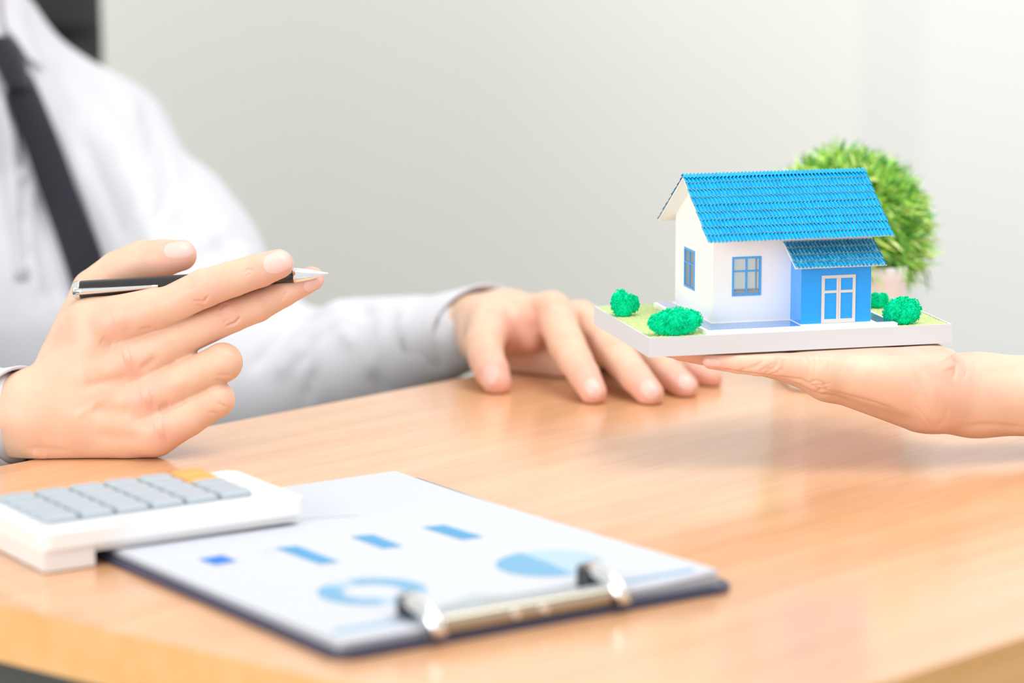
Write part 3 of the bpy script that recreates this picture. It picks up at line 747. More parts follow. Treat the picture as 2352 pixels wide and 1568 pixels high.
V = strokes(V, Q, [
    ([(330, 230), (345, 330), (352, 430)], 13, -7), ([(375, 320), (400, 420), (370, 520)], 16, 5), ([(300, 250), (320, 340)], 14, 4), ([(350, 420), (345, 500)], 16, -5),
    ([(150, 130), (230, 230), (290, 330), (320, 430)], 18, -5), ([(100, 120), (180, 260)], 14, 3), ([(440, 480), (400, 540)], 18, -6),
    ([(520, 520), (470, 560), (430, 590)], 16, 6), ([(480, 500), (530, 600)], 16, -5), ([(590, 570), (520, 620)], 18, 5),
    ([(740, 720), (680, 740), (620, 800), (580, 850)], 12, -5.6), ([(770, 745), (720, 790), (690, 840)], 10, -4.2), ([(700, 790), (640, 860)], 14, 3.5), ([(740, 690), (790, 700)], 20, 4.9), ([(820, 712), (850, 722)], 14, -4.9), ([(790, 760), (810, 790)], 13, 2.8),
    ([(720, 850), (705, 920)], 11, -3.5), ([(850, 860), (880, 900)], 11, -3.5), ([(960, 770), (1010, 850)], 12, -3.5), ([(930, 705), (920, 770)], 11, 2.8), ([(880, 715), (870, 800), (850, 860)], 11, 2.1), ([(980, 700), (1000, 760)], 10, -2.1), ([(1040, 720), (1050, 800)], 12, 2.1),
    ([(25, 150), (50, 300), (55, 430), (45, 520), (70, 650), (130, 760)], 7, -7), ([(60, 380), (35, 420), (50, 500)], 9, 5), ([(100, 420), (110, 560), (140, 700)], 26, -9), ([(250, 260), (330, 480), (380, 640)], 22, 4), ([(180, 300), (230, 420), (290, 560)], 18, -3), ([(10, 300), (20, 500), (30, 700)], 18, 4),
])
nz = np.array([noise.noise(Vector((v[0] * 9, v[1] * 9, v[2] * 6))) for v in V])
V = V + normals(V, Q) * (nz * 0.006)[:, None]
# the shirt stays beyond the desk edge
u3 = np.array([u46[1], -u46[0]]); e0 = pb[:2]
s_ = (V[:, :2] - e0) @ u3
low = (V[:, 2] > TZ - 0.05) & (V[:, 2] < TZ + 0.004) & (s_ > -0.004) & (V[:, 0] > -0.34)
V[low, :2] -= (s_[low] + 0.004)[:, None] * u3
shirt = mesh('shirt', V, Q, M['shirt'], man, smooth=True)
Q_sh = Q
bvs = BVHTree.FromPolygons([tuple(v) for v in V], Q.tolist())
def surf_patch(name, rows, n, m, lift, thick, parent=man, bulge=0.0, off=None, bv=None):
    """strip of cloth lying on the shirt: rows of (left point, right point)"""
    V = []; O = Vector((0, 0, CAMZ)); last = None
    for (a, b) in rows:
        for i in range(n + 1):
            t = i / n; px = a[0] + (b[0] - a[0]) * t; py = a[1] + (b[1] - a[1]) * t
            d = Vector(ray(px, py)); hit = (bv or bvs).ray_cast(O, d.normalized())
            dist = (hit[0] - O).length if hit[0] is not None and (hit[0] - O).length < 2.62 else (last or 2.4)
            last = dist
            V.append(O + d.normalized() * (dist - lift - bulge * (1 - (2 * t - 1) ** 2)))
    Vn = np.array([tuple(v) for v in V]).reshape(len(rows), n + 1, 3)
    for _ in range(2):
        if len(rows) > 3: Vn[1:-1] = 0.5 * Vn[1:-1] + 0.25 * (Vn[:-2] + Vn[2:])
    V = Vn.reshape(-1, 3)
    Fs = [[j * (n + 1) + i, j * (n + 1) + i + 1, (j + 1) * (n + 1) + i + 1, (j + 1) * (n + 1) + i][::-1] for j in range(len(rows) - 1) for i in range(n)]
    o = mesh(name, V, Fs, m, parent, smooth=True)
    sd = o.modifiers.new('thickness', 'SOLIDIFY'); sd.thickness = thick; sd.offset = -1
    return o
def lerp_rows(keys, n):
    out = []
    for (y0, l0, r0), (y1, l1, r1) in zip(keys, keys[1:]):
        for k in range(n): t = k / n; out.append(((l0[0] + (l1[0] - l0[0]) * t, l0[1] + (l1[1] - l0[1]) * t), (r0[0] + (r1[0] - r0[0]) * t, r0[1] + (r1[1] - r0[1]) * t)))
    out.append((keys[-1][1], keys[-1][2])); return out
tie_keys = [(0, (14, 180), (72, 168)), (1, (22, 240), (98, 226)), (2, (60, 350), (140, 330)), (3, (105, 480), (182, 450)), (4, (150, 610), (228, 585)), (5, (195, 760), (275, 735)), (6, (235, 900), (320, 880))]
tie = surf_patch('tie', lerp_rows(tie_keys, 5), 8, M['tie'], 0.007, 0.003, bulge=0.003)
tie['label'] = 'slim dark charcoal tie'
knot_keys = [(0, (-28, 84), (22, 80)), (1, (-26, 110), (48, 108)), (2, (-12, 150), (62, 150)), (3, (5, 186), (70, 182)), (4, (18, 206), (76, 196))]
o = surf_patch('knot', lerp_rows(knot_keys, 4), 8, M['tie'], 0.010, 0.006, bulge=0.010)
mat_ = o.matrix_basis.copy(); o.parent = tie
# collar leaves
nq = len(V_sh := np.array([v.co[:] for v in shirt.data.vertices]) + np.array(world_loc(man)))
bvc = BVHTree.FromPolygons([tuple(v) for v in np.concatenate([V_sh, bodyC[0]])], Q_sh.tolist() + (bodyC[1] + nq).tolist())
collar_keys = [(0, (4, -60), (60, -45)), (1, (6, 0), (60, 20)), (2, (14, 60), (64, 60)), (3, (34, 84), (84, 110)), (4, (64, 130), (102, 160))]
surf_patch('collar', lerp_rows(collar_keys, 5), 6, M['shirt'], 0.009, 0.002, bv=bvc)
collar_keys = [(0, (-150, -45), (-100, -60)), (1, (-150, 20), (-95, 10)), (2, (-140, 80), (-70, 60)), (3, (-110, 140), (-30, 90))]
surf_patch('collar', lerp_rows(collar_keys, 5), 6, M['shirt'], 0.009, 0.002, bv=bvc)
placket = lerp_rows([(0, (-8, 210), (10, 215)), (1, (8, 330), (30, 330)), (2, (20, 480), (44, 480)), (3, (35, 640), (66, 640))], 6)
surf_patch('placket', placket, 3, M['shirt'], 0.0025, 0.001)
# cuffs: tapered tubes with thickness
def cuff(p0, p1, r0, r1, tilt, name='cuff'):
    p0, p1 = Vector(p0), Vector(p1); bm = bmesh.new(); n = 40; ax = (p1 - p0).normalized()
    a = Vector((0, 0, 1)); u_ = ax.cross(a).normalized(); w_ = u_.cross(ax)
    prof = [(0, r0 - .0035), (0, r0), (0.3, r0 * .7 + r1 * .3), (.7, r0 * .3 + r1 * .7), (1, r1), (1.03, r1 - .0006), (1.0, r1 - .0022), (.5, (r0 + r1) / 2 - .003)]
    rings = []
    for (t, r) in prof:
        ring = []
        for k in range(n):
            th = 2 * math.pi * k / n; dirv = u_ * math.cos(th) + w_ * math.sin(th)
            rr = r * (1 + 0.03 * math.sin(3 * th + 1)); base_ = p0 + (p1 - p0) * t
            ring.append(bm.verts.new(base_ + dirv * rr + ax * (dirv.dot(tilt) * t)))
        rings.append(ring)
    for a_, b_ in zip(rings, rings[1:]):
        for k in range(n): bm.faces.new((a_[k], a_[(k + 1) % n], b_[(k + 1) % n], b_[k]))
    o = bmobj(name, bm, M['shirt'], man, smooth=True); return o
cuff(P(-60, 978, 1.925), P(42, 958, 1.898), .031, .0300, Vector((0, 0, 0.004)))
cuff(P(985, 782, 2.219), P(1092, 750, 2.193), .0300, .0272, Vector((0.004, 0.018, 0.006)))
# hair, eyes (off frame)
bm = bmesh.new()
bmesh.ops.create_icosphere(bm, subdivisions=4, radius=1)
for v in list(bm.verts):
    c = v.co.copy(); v.co = Vector((c.x * .084, c.y * .094, c.z * .088)) + Vector(HD) + Vector((0, .022, .055))
dead = [v for v in bm.verts if v.co.z < HD[2] + 0.035 and v.co.y < HD[1] - 0.005 or v.co.z < HD[2] - 0.02 or (v.co.y < HD[1] - 0.045 and v.co.z < HD[2] + 0.075)]
bmesh.ops.delete(bm, geom=dead, context='VERTS'); bmobj('hair', bm, M['hair'], man, smooth=True)
for s_ in (-1, 1):
    bm = bmesh.new(); bmesh.ops.create_icosphere(bm, subdivisions=3, radius=.012)
    bmesh.ops.translate(bm, verts=bm.verts, vec=Vector(HD) + Vector((s_ * .031 + .01, -.0615, .022))); e = bmobj('eye', bm, M['white'], man, smooth=True)
    bm = bmesh.new(); bmesh.ops.create_icosphere(bm, subdivisions=2, radius=.0048)
    bmesh.ops.translate(bm, verts=bm.verts, vec=Vector(HD) + Vector((s_ * .031 + .01, -.0702, .022))); bmobj('pupil', bm, M['black'], e, smooth=True)
for s_ in (-1, 1):
    bm = bmesh.new(); tube(bm, [tuple(Vector(HD) + Vector((s_ * (.031 + dx) + .01, yy, zz))) for dx, yy, zz in ((-.016, -.072, .038), (-.004, -.0745, .043), (.010, -.071, .043), (.020, -.062, .038))], [.002, .0035, .003, .0015], 8); bmobj('eyebrow', bm, M['hair'], man, smooth=True)
# trousers: seated legs under the desk
G = Grid(P(-500, 1400, 2.2) - [.1, .3, .55], P(500, 1400, 2.6) + [.2, .2, .15], 0.010)
Ft = G.new(); hipz = 0.50
c0 = np.array([WST[0], WST[1] + .04, hipz])
G.cone(Ft, c0 + [0, 0, .16], c0, .13, .15, .04, None, .1)
for s_ in (-1, 1):
    h_ = c0 + [s_ * .09, 0, 0]; k_ = h_ + [s_ * .04 + .06, -.40, 0.02]; f_ = np.array([k_[0], k_[1] + 0.02, 0.10])
    G.cone(Ft, h_, k_, .085, .062, .03); G.cone(Ft, k_, f_, .062, .045, .02)
V, Q = surfnet(Ft, G.lo, G.h); V = relax(V, Q, 1); mesh('trousers', V, Q, M['trousers'], man, smooth=True)
for s_ in (-1, 1):
    kx = c0 + [s_ * .13 + .06, -.40, 0]
    bm = bmesh.new(); tube(bm, [(kx[0], kx[1] + .10, .035), (kx[0], kx[1] + .05, .05), (kx[0], kx[1] - .05, .042), (kx[0], kx[1] - .15, .03), (kx[0], kx[1] - .19, .026)], [.034, .048, .043, .028, .012], 16)
    bmobj('shoe', bm, M['leather'], man, smooth=True)

# ================================================================== PEN
def pen_point(t): return np.array(P(172, 667, 1.8975)) * (1 - t) + np.array(P(752, 628, 1.8935)) * t
pen = thing('ballpoint_pen', tuple(pen_point(0.5)), 'black and silver ballpoint pen held between the fingers', 'pen')
def pen_tube(name, ts, rs, m, par=pen, n=32):
    bm = bmesh.new(); tube(bm, [pen_point(t) for t in ts], [r * mm for r in rs], n); return bmobj(name, bm, m, par, smooth=True)
o = pen_tube('barrel', [0.022, 0.03, 0.3, 0.5, 0.7, 0.865], [5.3, 5.5, 5.3, 5.0, 4.6, 4.1], M['black'])
pen_tube('end_cap', [-0.008, -0.006, 0.0, 0.018, 0.022], [2.5, 4.2, 5.0, 5.5, 5.3], M['chrome'])
pen_tube('tip', [0.865, 0.868, 0.878, 0.9, 0.94, 0.975, 0.985, 0.999, 1.006], [4.1, 4.5, 4.45, 4.0, 2.9, 1.5, 1.2, 0.6, 0.25], M['chrome'])
# clip strip along the barrel
bm = bmesh.new(); a_ = pen_point(0.0); b_ = pen_point(0.34); ax = Vector(b_ - a_).normalized()
vd = -Vector(ray(300, 660)).normalized(); sd = ax.cross(vd).normalized(); out = sd.cross(ax).normalized() * -1
if out.dot(vd) < 0: out = -out
out = (out + sd * (0.15 if sd.z < 0 else -0.15)).normalized(); sd = ax.cross(out).normalized()
rings = []
for k in range(13):
    t = k / 12; p = Vector(pen_point(0.005 + 0.33 * t)); h = 0.0060 + 0.0006 * math.sin(math.pi * t); w = 0.0018 * (1 - 0.45 * t)
    rings.append([bm.verts.new(p + out * (h + dz) + sd * dw) for (dw, dz) in ((-w, -.0006), (-w, .0003), (0, .0007), (w, .0003), (w, -.0006))])
for a, b in zip(rings, rings[1:]):
    for k in range(5): bm.faces.new((a[k], a[(k + 1) % 5], b[(k + 1) % 5], b[k]))
bm.faces.new(rings[0]); bm.faces.new(rings[-1][::-1])
bmobj('pocket_clip', bm, M['chrome'], pen, smooth=True)

# ================================================================== THE OTHER PERSON'S ARM, PALM UP UNDER THE TRAY
D3 = 1.850
def h3(px, py, dd=0): return P(px, py, D3 + dd / 1000)
fin3 = [
    ([h3(1890, 852, 0), h3(1840, 842, 0), h3(1790, 836, 0), h3(1740, 836, 0), h3(1695, 833, 0), h3(1632, 829, 0)], R(11, 9.2, 7.6, 6.6, 6.0, 4.6)),      # little
    ([h3(1900, 868, 20), h3(1840, 850, 20), h3(1780, 834, 19), h3(1700, 822, 18), h3(1640, 813, 17), h3(1560, 803, 16)], R(12, 9.8, 8.8, 8, 7.6, 6.2)),  # ring
    ([h3(1905, 862, 40), h3(1830, 842, 40), h3(1750, 825, 38), h3(1660, 812, 36), h3(1600, 804, 34), h3(1535, 796, 33)], R(12, 10, 9, 8, 7.4, 6.2)),      # middle
    ([h3(1915, 850, 60), h3(1840, 834, 62), h3(1760, 818, 64), h3(1690, 806, 64), h3(1630, 800, 64), h3(1570, 793, 64)], R(12, 10, 9, 8, 7.4, 6.4)),      # index
    ([h3(2110, 860, 62), h3(2060, 850, 85), h3(1990, 838, 105), h3(1930, 828, 115), h3(1880, 822, 120)], R(16, 13, 11, 10, 8.5)),                          # thumb
]
palm3 = [
    (h3(2125, 880, 10), h3(1885, 852, 2), 21.5 * mm, 10.5 * mm), (h3(2110, 915, 30), h3(1900, 872, 20), 19 * mm, 11 * mm), (h3(2100, 910, 46), h3(1905, 866, 42), 17 * mm, 12 * mm),
    (h3(2100, 890, 58), h3(1915, 852, 60), 17 * mm, 12 * mm), (h3(1860, 830, 14), h3(2125, 836, 14), 8.5 * mm, 13 * mm), (h3(1895, 838, 40), h3(2125, 838, 40), 9 * mm, 13 * mm), (h3(2132, 854, 10), h3(2125, 850, 46), 13.5 * mm, 14 * mm), (h3(2000, 850, 15), h3(2010, 850, 55), 11 * mm, 12 * mm),
    (h3(2170, 905, 20), h3(2240, 907, 32), 21.3 * mm, 20.6 * mm), (h3(2160, 912, 38), h3(2240, 907, 42), 19.0 * mm, 20.6 * mm), (h3(2240, 907, 32), h3(2400, 909, 40), 20.8 * mm, 22 * mm), (h3(2240, 907, 42), h3(2400, 909, 52), 20.8 * mm, 22 * mm),
]
pts = np.array([p for f in fin3 for p in f[0]] + [h3(2400, 909, 40), h3(2400, 909, 20)])
G = Grid(pts.min(0) - 0.028, pts.max(0) + [0.0, 0.028, 0.028], 0.00085)
Fh = hand_field(G, fin3, palm3, kp=0.010, kf=0.001, kj=0.007)
V, Q = surfnet(Fh, G.lo, G.h); V = relax(V, Q, 2)
V = strokes(V, Q, [
    ([(2180, 812), (2196, 835), (2192, 870)], 4, -1.2), ([(2215, 830), (2222, 850), (2215, 870)], 3.5, -.5), ([(2165, 820), (2178, 850)], 14, 1.0),
    ([(1775, 812), (1782, 840)], 3, -0.59), ([(1845, 808), (1858, 835), (1856, 870)], 3, -0.77), ([(1878, 806), (1882, 840)], 3, -0.51), ([(1935, 804), (1942, 820)], 3, -0.68),
    ([(1745, 852), (1765, 842), (1778, 832)], 3, -0.68), ([(1755, 857), (1775, 850), (1788, 838)], 3, -0.68), ([(1730, 848), (1750, 838)], 3, -0.51), ([(1765, 860), (1785, 856), (1795, 845)], 3, -0.59),
    ([(1640, 846), (1700, 856), (1790, 868), (1840, 872), (1880, 895)], 4, -.9), ([(1870, 890), (1900, 900)], 3, -0.68), ([(1880, 898), (1905, 890)], 3, -0.68), ([(1890, 884), (1908, 880)], 3, -0.51),
    ([(1900, 900), (1980, 920), (2060, 945)], 7, -.9), ([(1720, 846), (1738, 838), (1752, 830)], 3, -0.68), ([(1760, 850), (1772, 846), (1784, 836), (1786, 824)], 3, -0.85), ([(1796, 856), (1800, 840), (1798, 826)], 3, -0.68), ([(1700, 850), (1716, 846)], 3, -0.51),
    ([(1862, 812), (1872, 845), (1868, 880)], 3, -0.51), ([(1900, 806), (1905, 835), (1902, 860)], 3, -0.51), ([(1856, 880), (1876, 874), (1892, 880), (1898, 892)], 3, -0.85), ([(1862, 888), (1880, 884), (1894, 888)], 3, -0.68), ([(1872, 900), (1890, 896), (1908, 900)], 3, -0.68), ([(1886, 906), (1904, 904), (1922, 912)], 3, -0.59),
    ([(2100, 860), (2120, 900), (2150, 960)], 3, -0.51), ([(2130, 850), (2145, 890), (2160, 930)], 3, -0.42), ([(2236, 830), (2242, 850)], 3, -0.51), ([(2100, 930), (2130, 965), (2150, 985)], 3, -0.51), ([(2150, 806), (2182, 822), (2188, 850)], 10, .9),
    ([(1960, 860), (2100, 880)], 30, .8), ([(1990, 920), (2080, 960)], 6, -.4), ([(2220, 978), (2290, 976), (2350, 984)], 7, -.9), ([(2150, 985), (2170, 960), (2180, 930)], 5, -.3), ([(2120, 840), (2160, 880)], 12, -.5),
])
ztray = Z0 - TH / 1000
under = (V[:, 2] > ztray - 0.0004)
lx = (V[:, :2] - A0[:2]) @ ux * 1000; ly = (V[:, :2] - A0[:2]) @ uy * 1000
ins = (lx > -3) & (lx < TW - 2) & (ly > -60) & (ly < TD + 3)
lim = ztray - 0.0004; zz = V[:, 2]; soft = lim - 0.0012 * np.exp(-np.maximum(zz - lim + 0.0012, 0) / 0.004)
V[:, 2] = np.where(ins & (zz > lim - 0.0012), soft, zz)
lim2 = lim + np.clip((lx - (TW - 14)) / 14, 0, 1) * 0.004
hand3 = (V, Q, tint(V, [(h3(1632, 829, 0), .016, .9), (h3(1560, 803, 16), .02, .9), (h3(2150, 840, 0), .03, .55), (h3(1780, 836, -5), .012, .4)]))
G = Grid(h3(2385, 909, 30) - [0.0, .06, .09], h3(3700, 950, 330) + [0.08, .10, .14], 0.005)
Fa = G.new(); EL3 = h3(3400, 960, 120)
G.cone(Fa, h3(2365, 909, 38), EL3, .0215, .040, .01); G.cone(Fa, h3(2365, 909, 48), h3(2900, 930, 90), .0215, .034, .012)
G.cone(Fa, EL3, h3(3700, 700, 300), .040, .048, .01)
V, Q = surfnet(Fa, G.lo, G.h); V = relax(V, Q, 1)
other = thing('person', (float(EL3[0]), float(EL3[1]), 0.0), "person's bare forearm reaching in from the right, open palm under the tray", 'person')
arm = skin_object('body', [hand3, (V, Q, np.zeros(len(V)))], M['skin2'], other)
bv3 = BVHTree.FromPolygons([tuple(v) for v in hand3[0]], hand3[1].tolist())
nail_patch(bv3, 1634, 832, 8, 46, 20, M['nail'], other)
bm = bmesh.new(); tube(bm, [h3(3430, 940, 135), h3(3560, 820, 215), h3(3720, 680, 315)], [.058, .062, .068], 24); bmobj('sleeve', bm, M['shirt'], other, smooth=True)

# ================================================================== PAPERS AND CLIPBOARD
cf = T(768, 1519); cdir = math.radians(34.3)
cf = cf + np.array([math.sin(cdir), -math.cos(cdir), 0]) * 0.004
ca = np.array([math.cos(cdir), math.sin(cdir)]); cb = np.array([-ca[1], ca[0]])
def C_(x, y, z=0): p = cf[:2] + ca * x + cb * y; return (p[0], p[1], TZ + z)
CW, CH = 0.228, 0.300
clipb = thing('clipboard', C_(CW / 2, CH / 2), 'dark navy clipboard with metal clip under a stack of printed sheets', 'clipboard')
def rrect(x0, x1, y0, y1, r, n=6):
    out = []
    for (cx, cy, a0) in ((x1 - r, y1 - r, 0), (x0 + r, y1 - r, 90), (x0 + r, y0 + r, 180), (x1 - r, y0 + r, 270)):
        for k in range(n + 1): a = math.radians(a0 + 90 * k / n); out.append((cx + r * math.cos(a), cy + r * math.sin(a)))
    return out
def plate(name, outline, z0, z1, m, parent, frame=C_, bevel=0, zf=None):
    bm = bmesh.new(); lo = [bm.verts.new(frame(x, y, z0)) for x, y in outline]; hi = [bm.verts.new(frame(x, y, z1)) for x, y in outline]
    bm.faces.new(lo[::-1]); bm.faces.new(hi); n = len(outline)
    for i in range(n): bm.faces.new((lo[i], lo[(i + 1) % n], hi[(i + 1) % n], hi[i]))
    return bmobj(name, bm, m, parent, bevel=bevel)
plate('board', rrect(0, CW, 0, CH, 0.012), 0.0003, 0.0033, M['board'], clipb, bevel=0.0006)
# sheets
PX, PY, PWd, PHt = 0.0045, 0.005, 0.2135, 0.293
def sheet_z(x, y, lvl):
    u = (x - PX) / PWd; v = (y - PY) / PHt
    lift = 0.0016 * max(0, (u - 0.55) / 0.45) ** 2 * max(0, 1 - v * 1.3) * 2.0
    return 0.0036 + lvl * (0.0034 + 0.0012 * math.exp(-(v / 0.25) ** 2)) + lvl * lift
papers = thing('paper_stack', C_(PX + PWd / 2, PY + PHt / 2, 0.0036), 'stack of white report sheets with blue bar, ring and pie charts', 'papers')
NS = 9
for k in range(NS):
    rnd = random.Random(k); ox, oy = rnd.uniform(-.0012, .0012), rnd.uniform(-.0012, .0012)
    if k == NS - 1: ox = oy = 0
    V = []; Fs = []; nu, nv = 16, 22; lv0 = k / NS; lv1 = (k + 0.93) / NS
    for lv in (lv1, lv0):
        for j in range(nv + 1):
            for i in range(nu + 1):
                x = PX + PWd * i / nu; y = PY + PHt * j / nv; V.append(C_(x + ox, y + oy, sheet_z(x, y, lv)))
    K = (nu + 1) * (nv + 1)
    for j in range(nv):
        for i in range(nu):
            a = j * (nu + 1) + i; Fs.append([a, a + 1, a + nu + 2, a + nu + 1]); Fs.append([K + a, K + a + nu + 1, K + a + nu + 2, K + a + 1])
    rim = [(j0, i0) for i0 in range(nu + 1) for j0 in (0,)] + [(j0, nu) for j0 in range(1, nv + 1)] + [(nv, i0) for i0 in range(nu - 1, -1, -1)] + [(j0, 0) for j0 in range(nv - 1, 0, -1)]
    ids = [j0 * (nu + 1) + i0 for j0, i0 in rim]
    for a, b in zip(ids, ids[1:] + ids[:1]): Fs.append([a, K + a, K + b, b])
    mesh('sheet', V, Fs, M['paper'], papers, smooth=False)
def inv(px, py):                                        # picture measure -> sheet coordinates
    w = T(px, py, TZ + 0.0085); d = w[:2] - cf[:2]; return np.array([d @ ca, d @ cb])
def ink(name, outline, m, lbl=None, ztop=0.00018):
    """flat print: outline in sheet coordinates"""
    c = np.mean(outline, 0); n = len(outline); V = [C_(*c, sheet_z(c[0], c[1], 1) + ztop)]; Fs = []
    for r in (0.5, 1.0):
        for p in outline: x, y = c + (np.array(p) - c) * r; V.append(C_(x, y, sheet_z(x, y, 1) + ztop))
    for i in range(n):
        j = (i + 1) % n; Fs.append([0, 1 + i, 1 + j]); Fs.append([1 + i, 1 + n + i, 1 + n + j, 1 + j])
    o = mesh(name, V, Fs, m, papers)
    if lbl: o['label'] = lbl
    return o
def qd(*p): return [inv(*a) for a in p]
ink('chart_bar', qd((632, 1252), (682, 1247), (780, 1284), (735, 1289)), M['ink1'])
ink('chart_bar', qd((806, 1226), (856, 1221), (925, 1248), (880, 1253)), M['ink1'])
ink('chart_bar', qd((970, 1205), (1020, 1200), (1110, 1228), (1062, 1234)), M['ink1'])
ink('chart_bar', qd((455, 1278), (510, 1268), (545, 1282), (495, 1291)), M['ink4'])
def ring(name, c, r0, r1, a0, a1, m, lbl=None):
    n = max(6, int(abs(a1 - a0) / 8)); V = []; Fs = []
    for k in range(n + 1):
        a = math.radians(a0 + (a1 - a0) * k / n)
        for r in (r0, r1): x, y = c[0] + r * math.cos(a), c[1] + r * math.sin(a); V.append(C_(x, y, sheet_z(x, y, 1) + .0002))
    for k in range(n): Fs.append([2 * k, 2 * k + 1, 2 * k + 3, 2 * k + 2])
    o = mesh(name, V, Fs, m, papers)
    if lbl: o['label'] = lbl
c1_ = inv(855, 1353); ring('ring_chart_segment', c1_, .0145, .0262, 120, 250, M['ink2']); ring('ring_chart_segment', c1_, .0145, .0262, 250, 325, M['ink3']); ring('ring_chart_segment', c1_, .0145, .0262, -35, 85, M['ink2']); ring('ring_chart_segment', c1_, .0145, .0262, 85, 120, M['ink3'])
c2_ = inv(1262, 1291); ring('pie_chart_segment', c2_, .0002, .0265, 88, 262, M['ink2']); ring('pie_chart_segment', c2_, .0002, .0265, -98, 88, M['ink3'])
def line(name, p, q_, w, m): 
    a, b = inv(*p), inv(*q_); d = (b - a) / np.linalg.norm(b - a); n_ = np.array([-d[1], d[0]]) * w / 2
    pts_ = [a + (b - a) * t - n_ for t in np.linspace(0, 1, 7)] + [a + (b - a) * t + n_ for t in np.linspace(1, 0, 7)]
    V = [C_(*x, sheet_z(x[0], x[1], 1) + .0002) for x in pts_]; Fs = [[i, i + 1, 12 - i, 13 - i] for i in range(6)]
    return mesh(name, V, Fs, m, papers)
line('rule_line', (765, 1450), (1010, 1408), .0042, M['ink2']); line('rule_line', (1430, 1338), (1592, 1318), .0042, M['ink2']); line('rule_line', (1060, 1402), (1380, 1346), .0036, M['ink3'])
line('rule_line', (690, 1184), (822, 1176), .0022, M['ink5']); line('rule_line', (600, 1262), (640, 1256), .001, M['ink5'])
# clip: base plate, curved spring plate, end tubes, lever, rivets
def CL(px, py, z=.004): w = T(px, py, TZ + z); d = w[:2] - cf[:2]; return d @ ca, d @ cb
x0c, _ = CL(998, 1475); x1c, _ = CL(1478, 1395); xm = (x0c + x1c) / 2; hw = (x1c - x0c) / 2 - 0.002
clipo = plate('clip', rrect(xm - hw, xm + hw, 0.002, 0.016, .002), .0033, .0046, M['clipmetal'], clipb, bevel=.0003)
V = []; Fs = []; prof = [(0.0012, 0.0040), (0.0008, 0.0070), (0.0010, 0.0105), (0.0022, 0.0128), (0.0060, 0.0134), (0.0120, 0.0122), (0.0180, 0.0104), (0.0225, 0.0096), (0.0240, 0.0102)]
nseg = 36
for i in range(nseg + 1):
    t = -1 + 2 * i / nseg; x = xm + t * (hw - 0.006)
    hump = 0.0035 * math.exp(-((t + 0.28) / 0.22) ** 2)
    for k, (y, z) in enumerate(prof): V.append(C_(x, y + (hump if k > 5 else 0) , z + (hump * .5 if k > 6 else 0)))
npf = len(prof)
for i in range(nseg):
    for k in range(npf - 1): a = i * npf + k; Fs.append([a, a + npf, a + npf + 1, a + 1])
sp = mesh('spring_plate', V, Fs, [M['clipmetal'], M['clipplate']], clipo, smooth=True, mi=[0 if (k % (npf - 1)) < 3 else 1 for k in range(len(Fs))]); m_ = sp.modifiers.new('t', 'SOLIDIFY'); m_.thickness = .0009
for s_ in (-1, 1):
    x = xm + s_ * (hw - .0035)
    bm = bmesh.new(); tube(bm, [C_(x, .0240, .0150), C_(x, .0235, .0168), C_(x, .016, .0160), C_(x, .006, .0135), C_(x, -.0005, .0095), C_(x, -.0015, .0050)], [.0040, .0044, .0046, .0046, .0044, .0036], 20); bmobj('lever_loop', bm, M['chrome'], clipo, smooth=True)
    bm = bmesh.new(); tube(bm, [C_(x - s_ * .001, .0250, .0098), C_(x - s_ * .001, .0250, .0178)], [.0062, .0058], 22); tag(bmobj('end_cap', bm, M['dark_metal'], clipo, smooth=False, bevel=.0008), 'shade in the hollow loop mouth, as a dark disc')  # solid dark disc stands in for shade inside the open loop
    bm = bmesh.new(); tube(bm, [C_(xm + s_ * .008, .0014, .0085), C_(xm + s_ * .008, -.0004, .0085)], [.0026, .0020], 20); bmobj('rivet', bm, M['chrome'], clipo)

# ================================================================== CALCULATOR
kN = T(97, 1321); kdir = math.radians(32.0); ka = np.array([math.cos(kdir), math.sin(kdir)]); kb = np.array([-ka[1], ka[0]])
KW, KD = 0.149, 0.082
tilt = math.radians(0.4)                        # far end rests on the stack of papers
def K_(x, y, z):
    xx = x * math.cos(tilt) - z * math.sin(tilt); zz = x * math.sin(tilt) + z * math.cos(tilt)
    p = kN[:2] + ka * xx + kb * y; return (p[0], p[1], TZ + 0.0006 + zz)
calc = thing('calculator', K_(KW / 2, KD / 2, 0), 'white desk calculator with grey keys and one orange key', 'calculator')
bm = bmesh.new()
box_bm(bm, K_, .002, .0295, .0015, KD - .003, 0.0, .0112); box_bm(bm, K_, .0295, .1455, .003, KD - .003, .0072, .0112)
bmobj('case_bottom', bm, M['plastic2'], calc, bevel=.0008)
case = plate('case_top', rrect(0, KW, 0, KD, 0.007), 0.0112, 0.0195, M['plastic'], calc, K_, 0.0018)
plate('key_bed', rrect(.007, .132, .013, KD - .001, .003), 0.0193, 0.0199, M['plastic2'], calc, K_)
cols_, rows_ = 6, 5; kw = .0197; kh = (KD - .018) / rows_
for i in range(cols_):
    for j in range(rows_):
        x = .010 + i * kw; y = .0165 + j * kh
        col_ = M['orange'] if (i, j) in ((5, 4), (5, 3)) else M['key']
        bm = bmesh.new(); o_ = rrect(x + .001, x + kw - .001, y + .0009, y + kh - .0009, .0018, 3); ins_ = rrect(x + .0022, x + kw - .0022, y + .002, y + kh - .002, .0016, 3)
        r0 = [bm.verts.new(K_(a, b, .0197)) for a, b in o_]; r1 = [bm.verts.new(K_(a, b, .0225)) for a, b in o_]; r2 = [bm.verts.new(K_(a, b, .0237)) for a, b in ins_]
        bm.faces.new(r0[::-1]); bm.faces.new(r2); n = len(o_)
        for A_, B_ in ((r0, r1), (r1, r2)):
            for k in range(n): bm.faces.new((A_[k], A_[(k + 1) % n], B_[(k + 1) % n], B_[k]))
        ky = bmobj('key', bm, col_, calc)
        if col_ is M['orange']: ky['label'] = 'orange key'

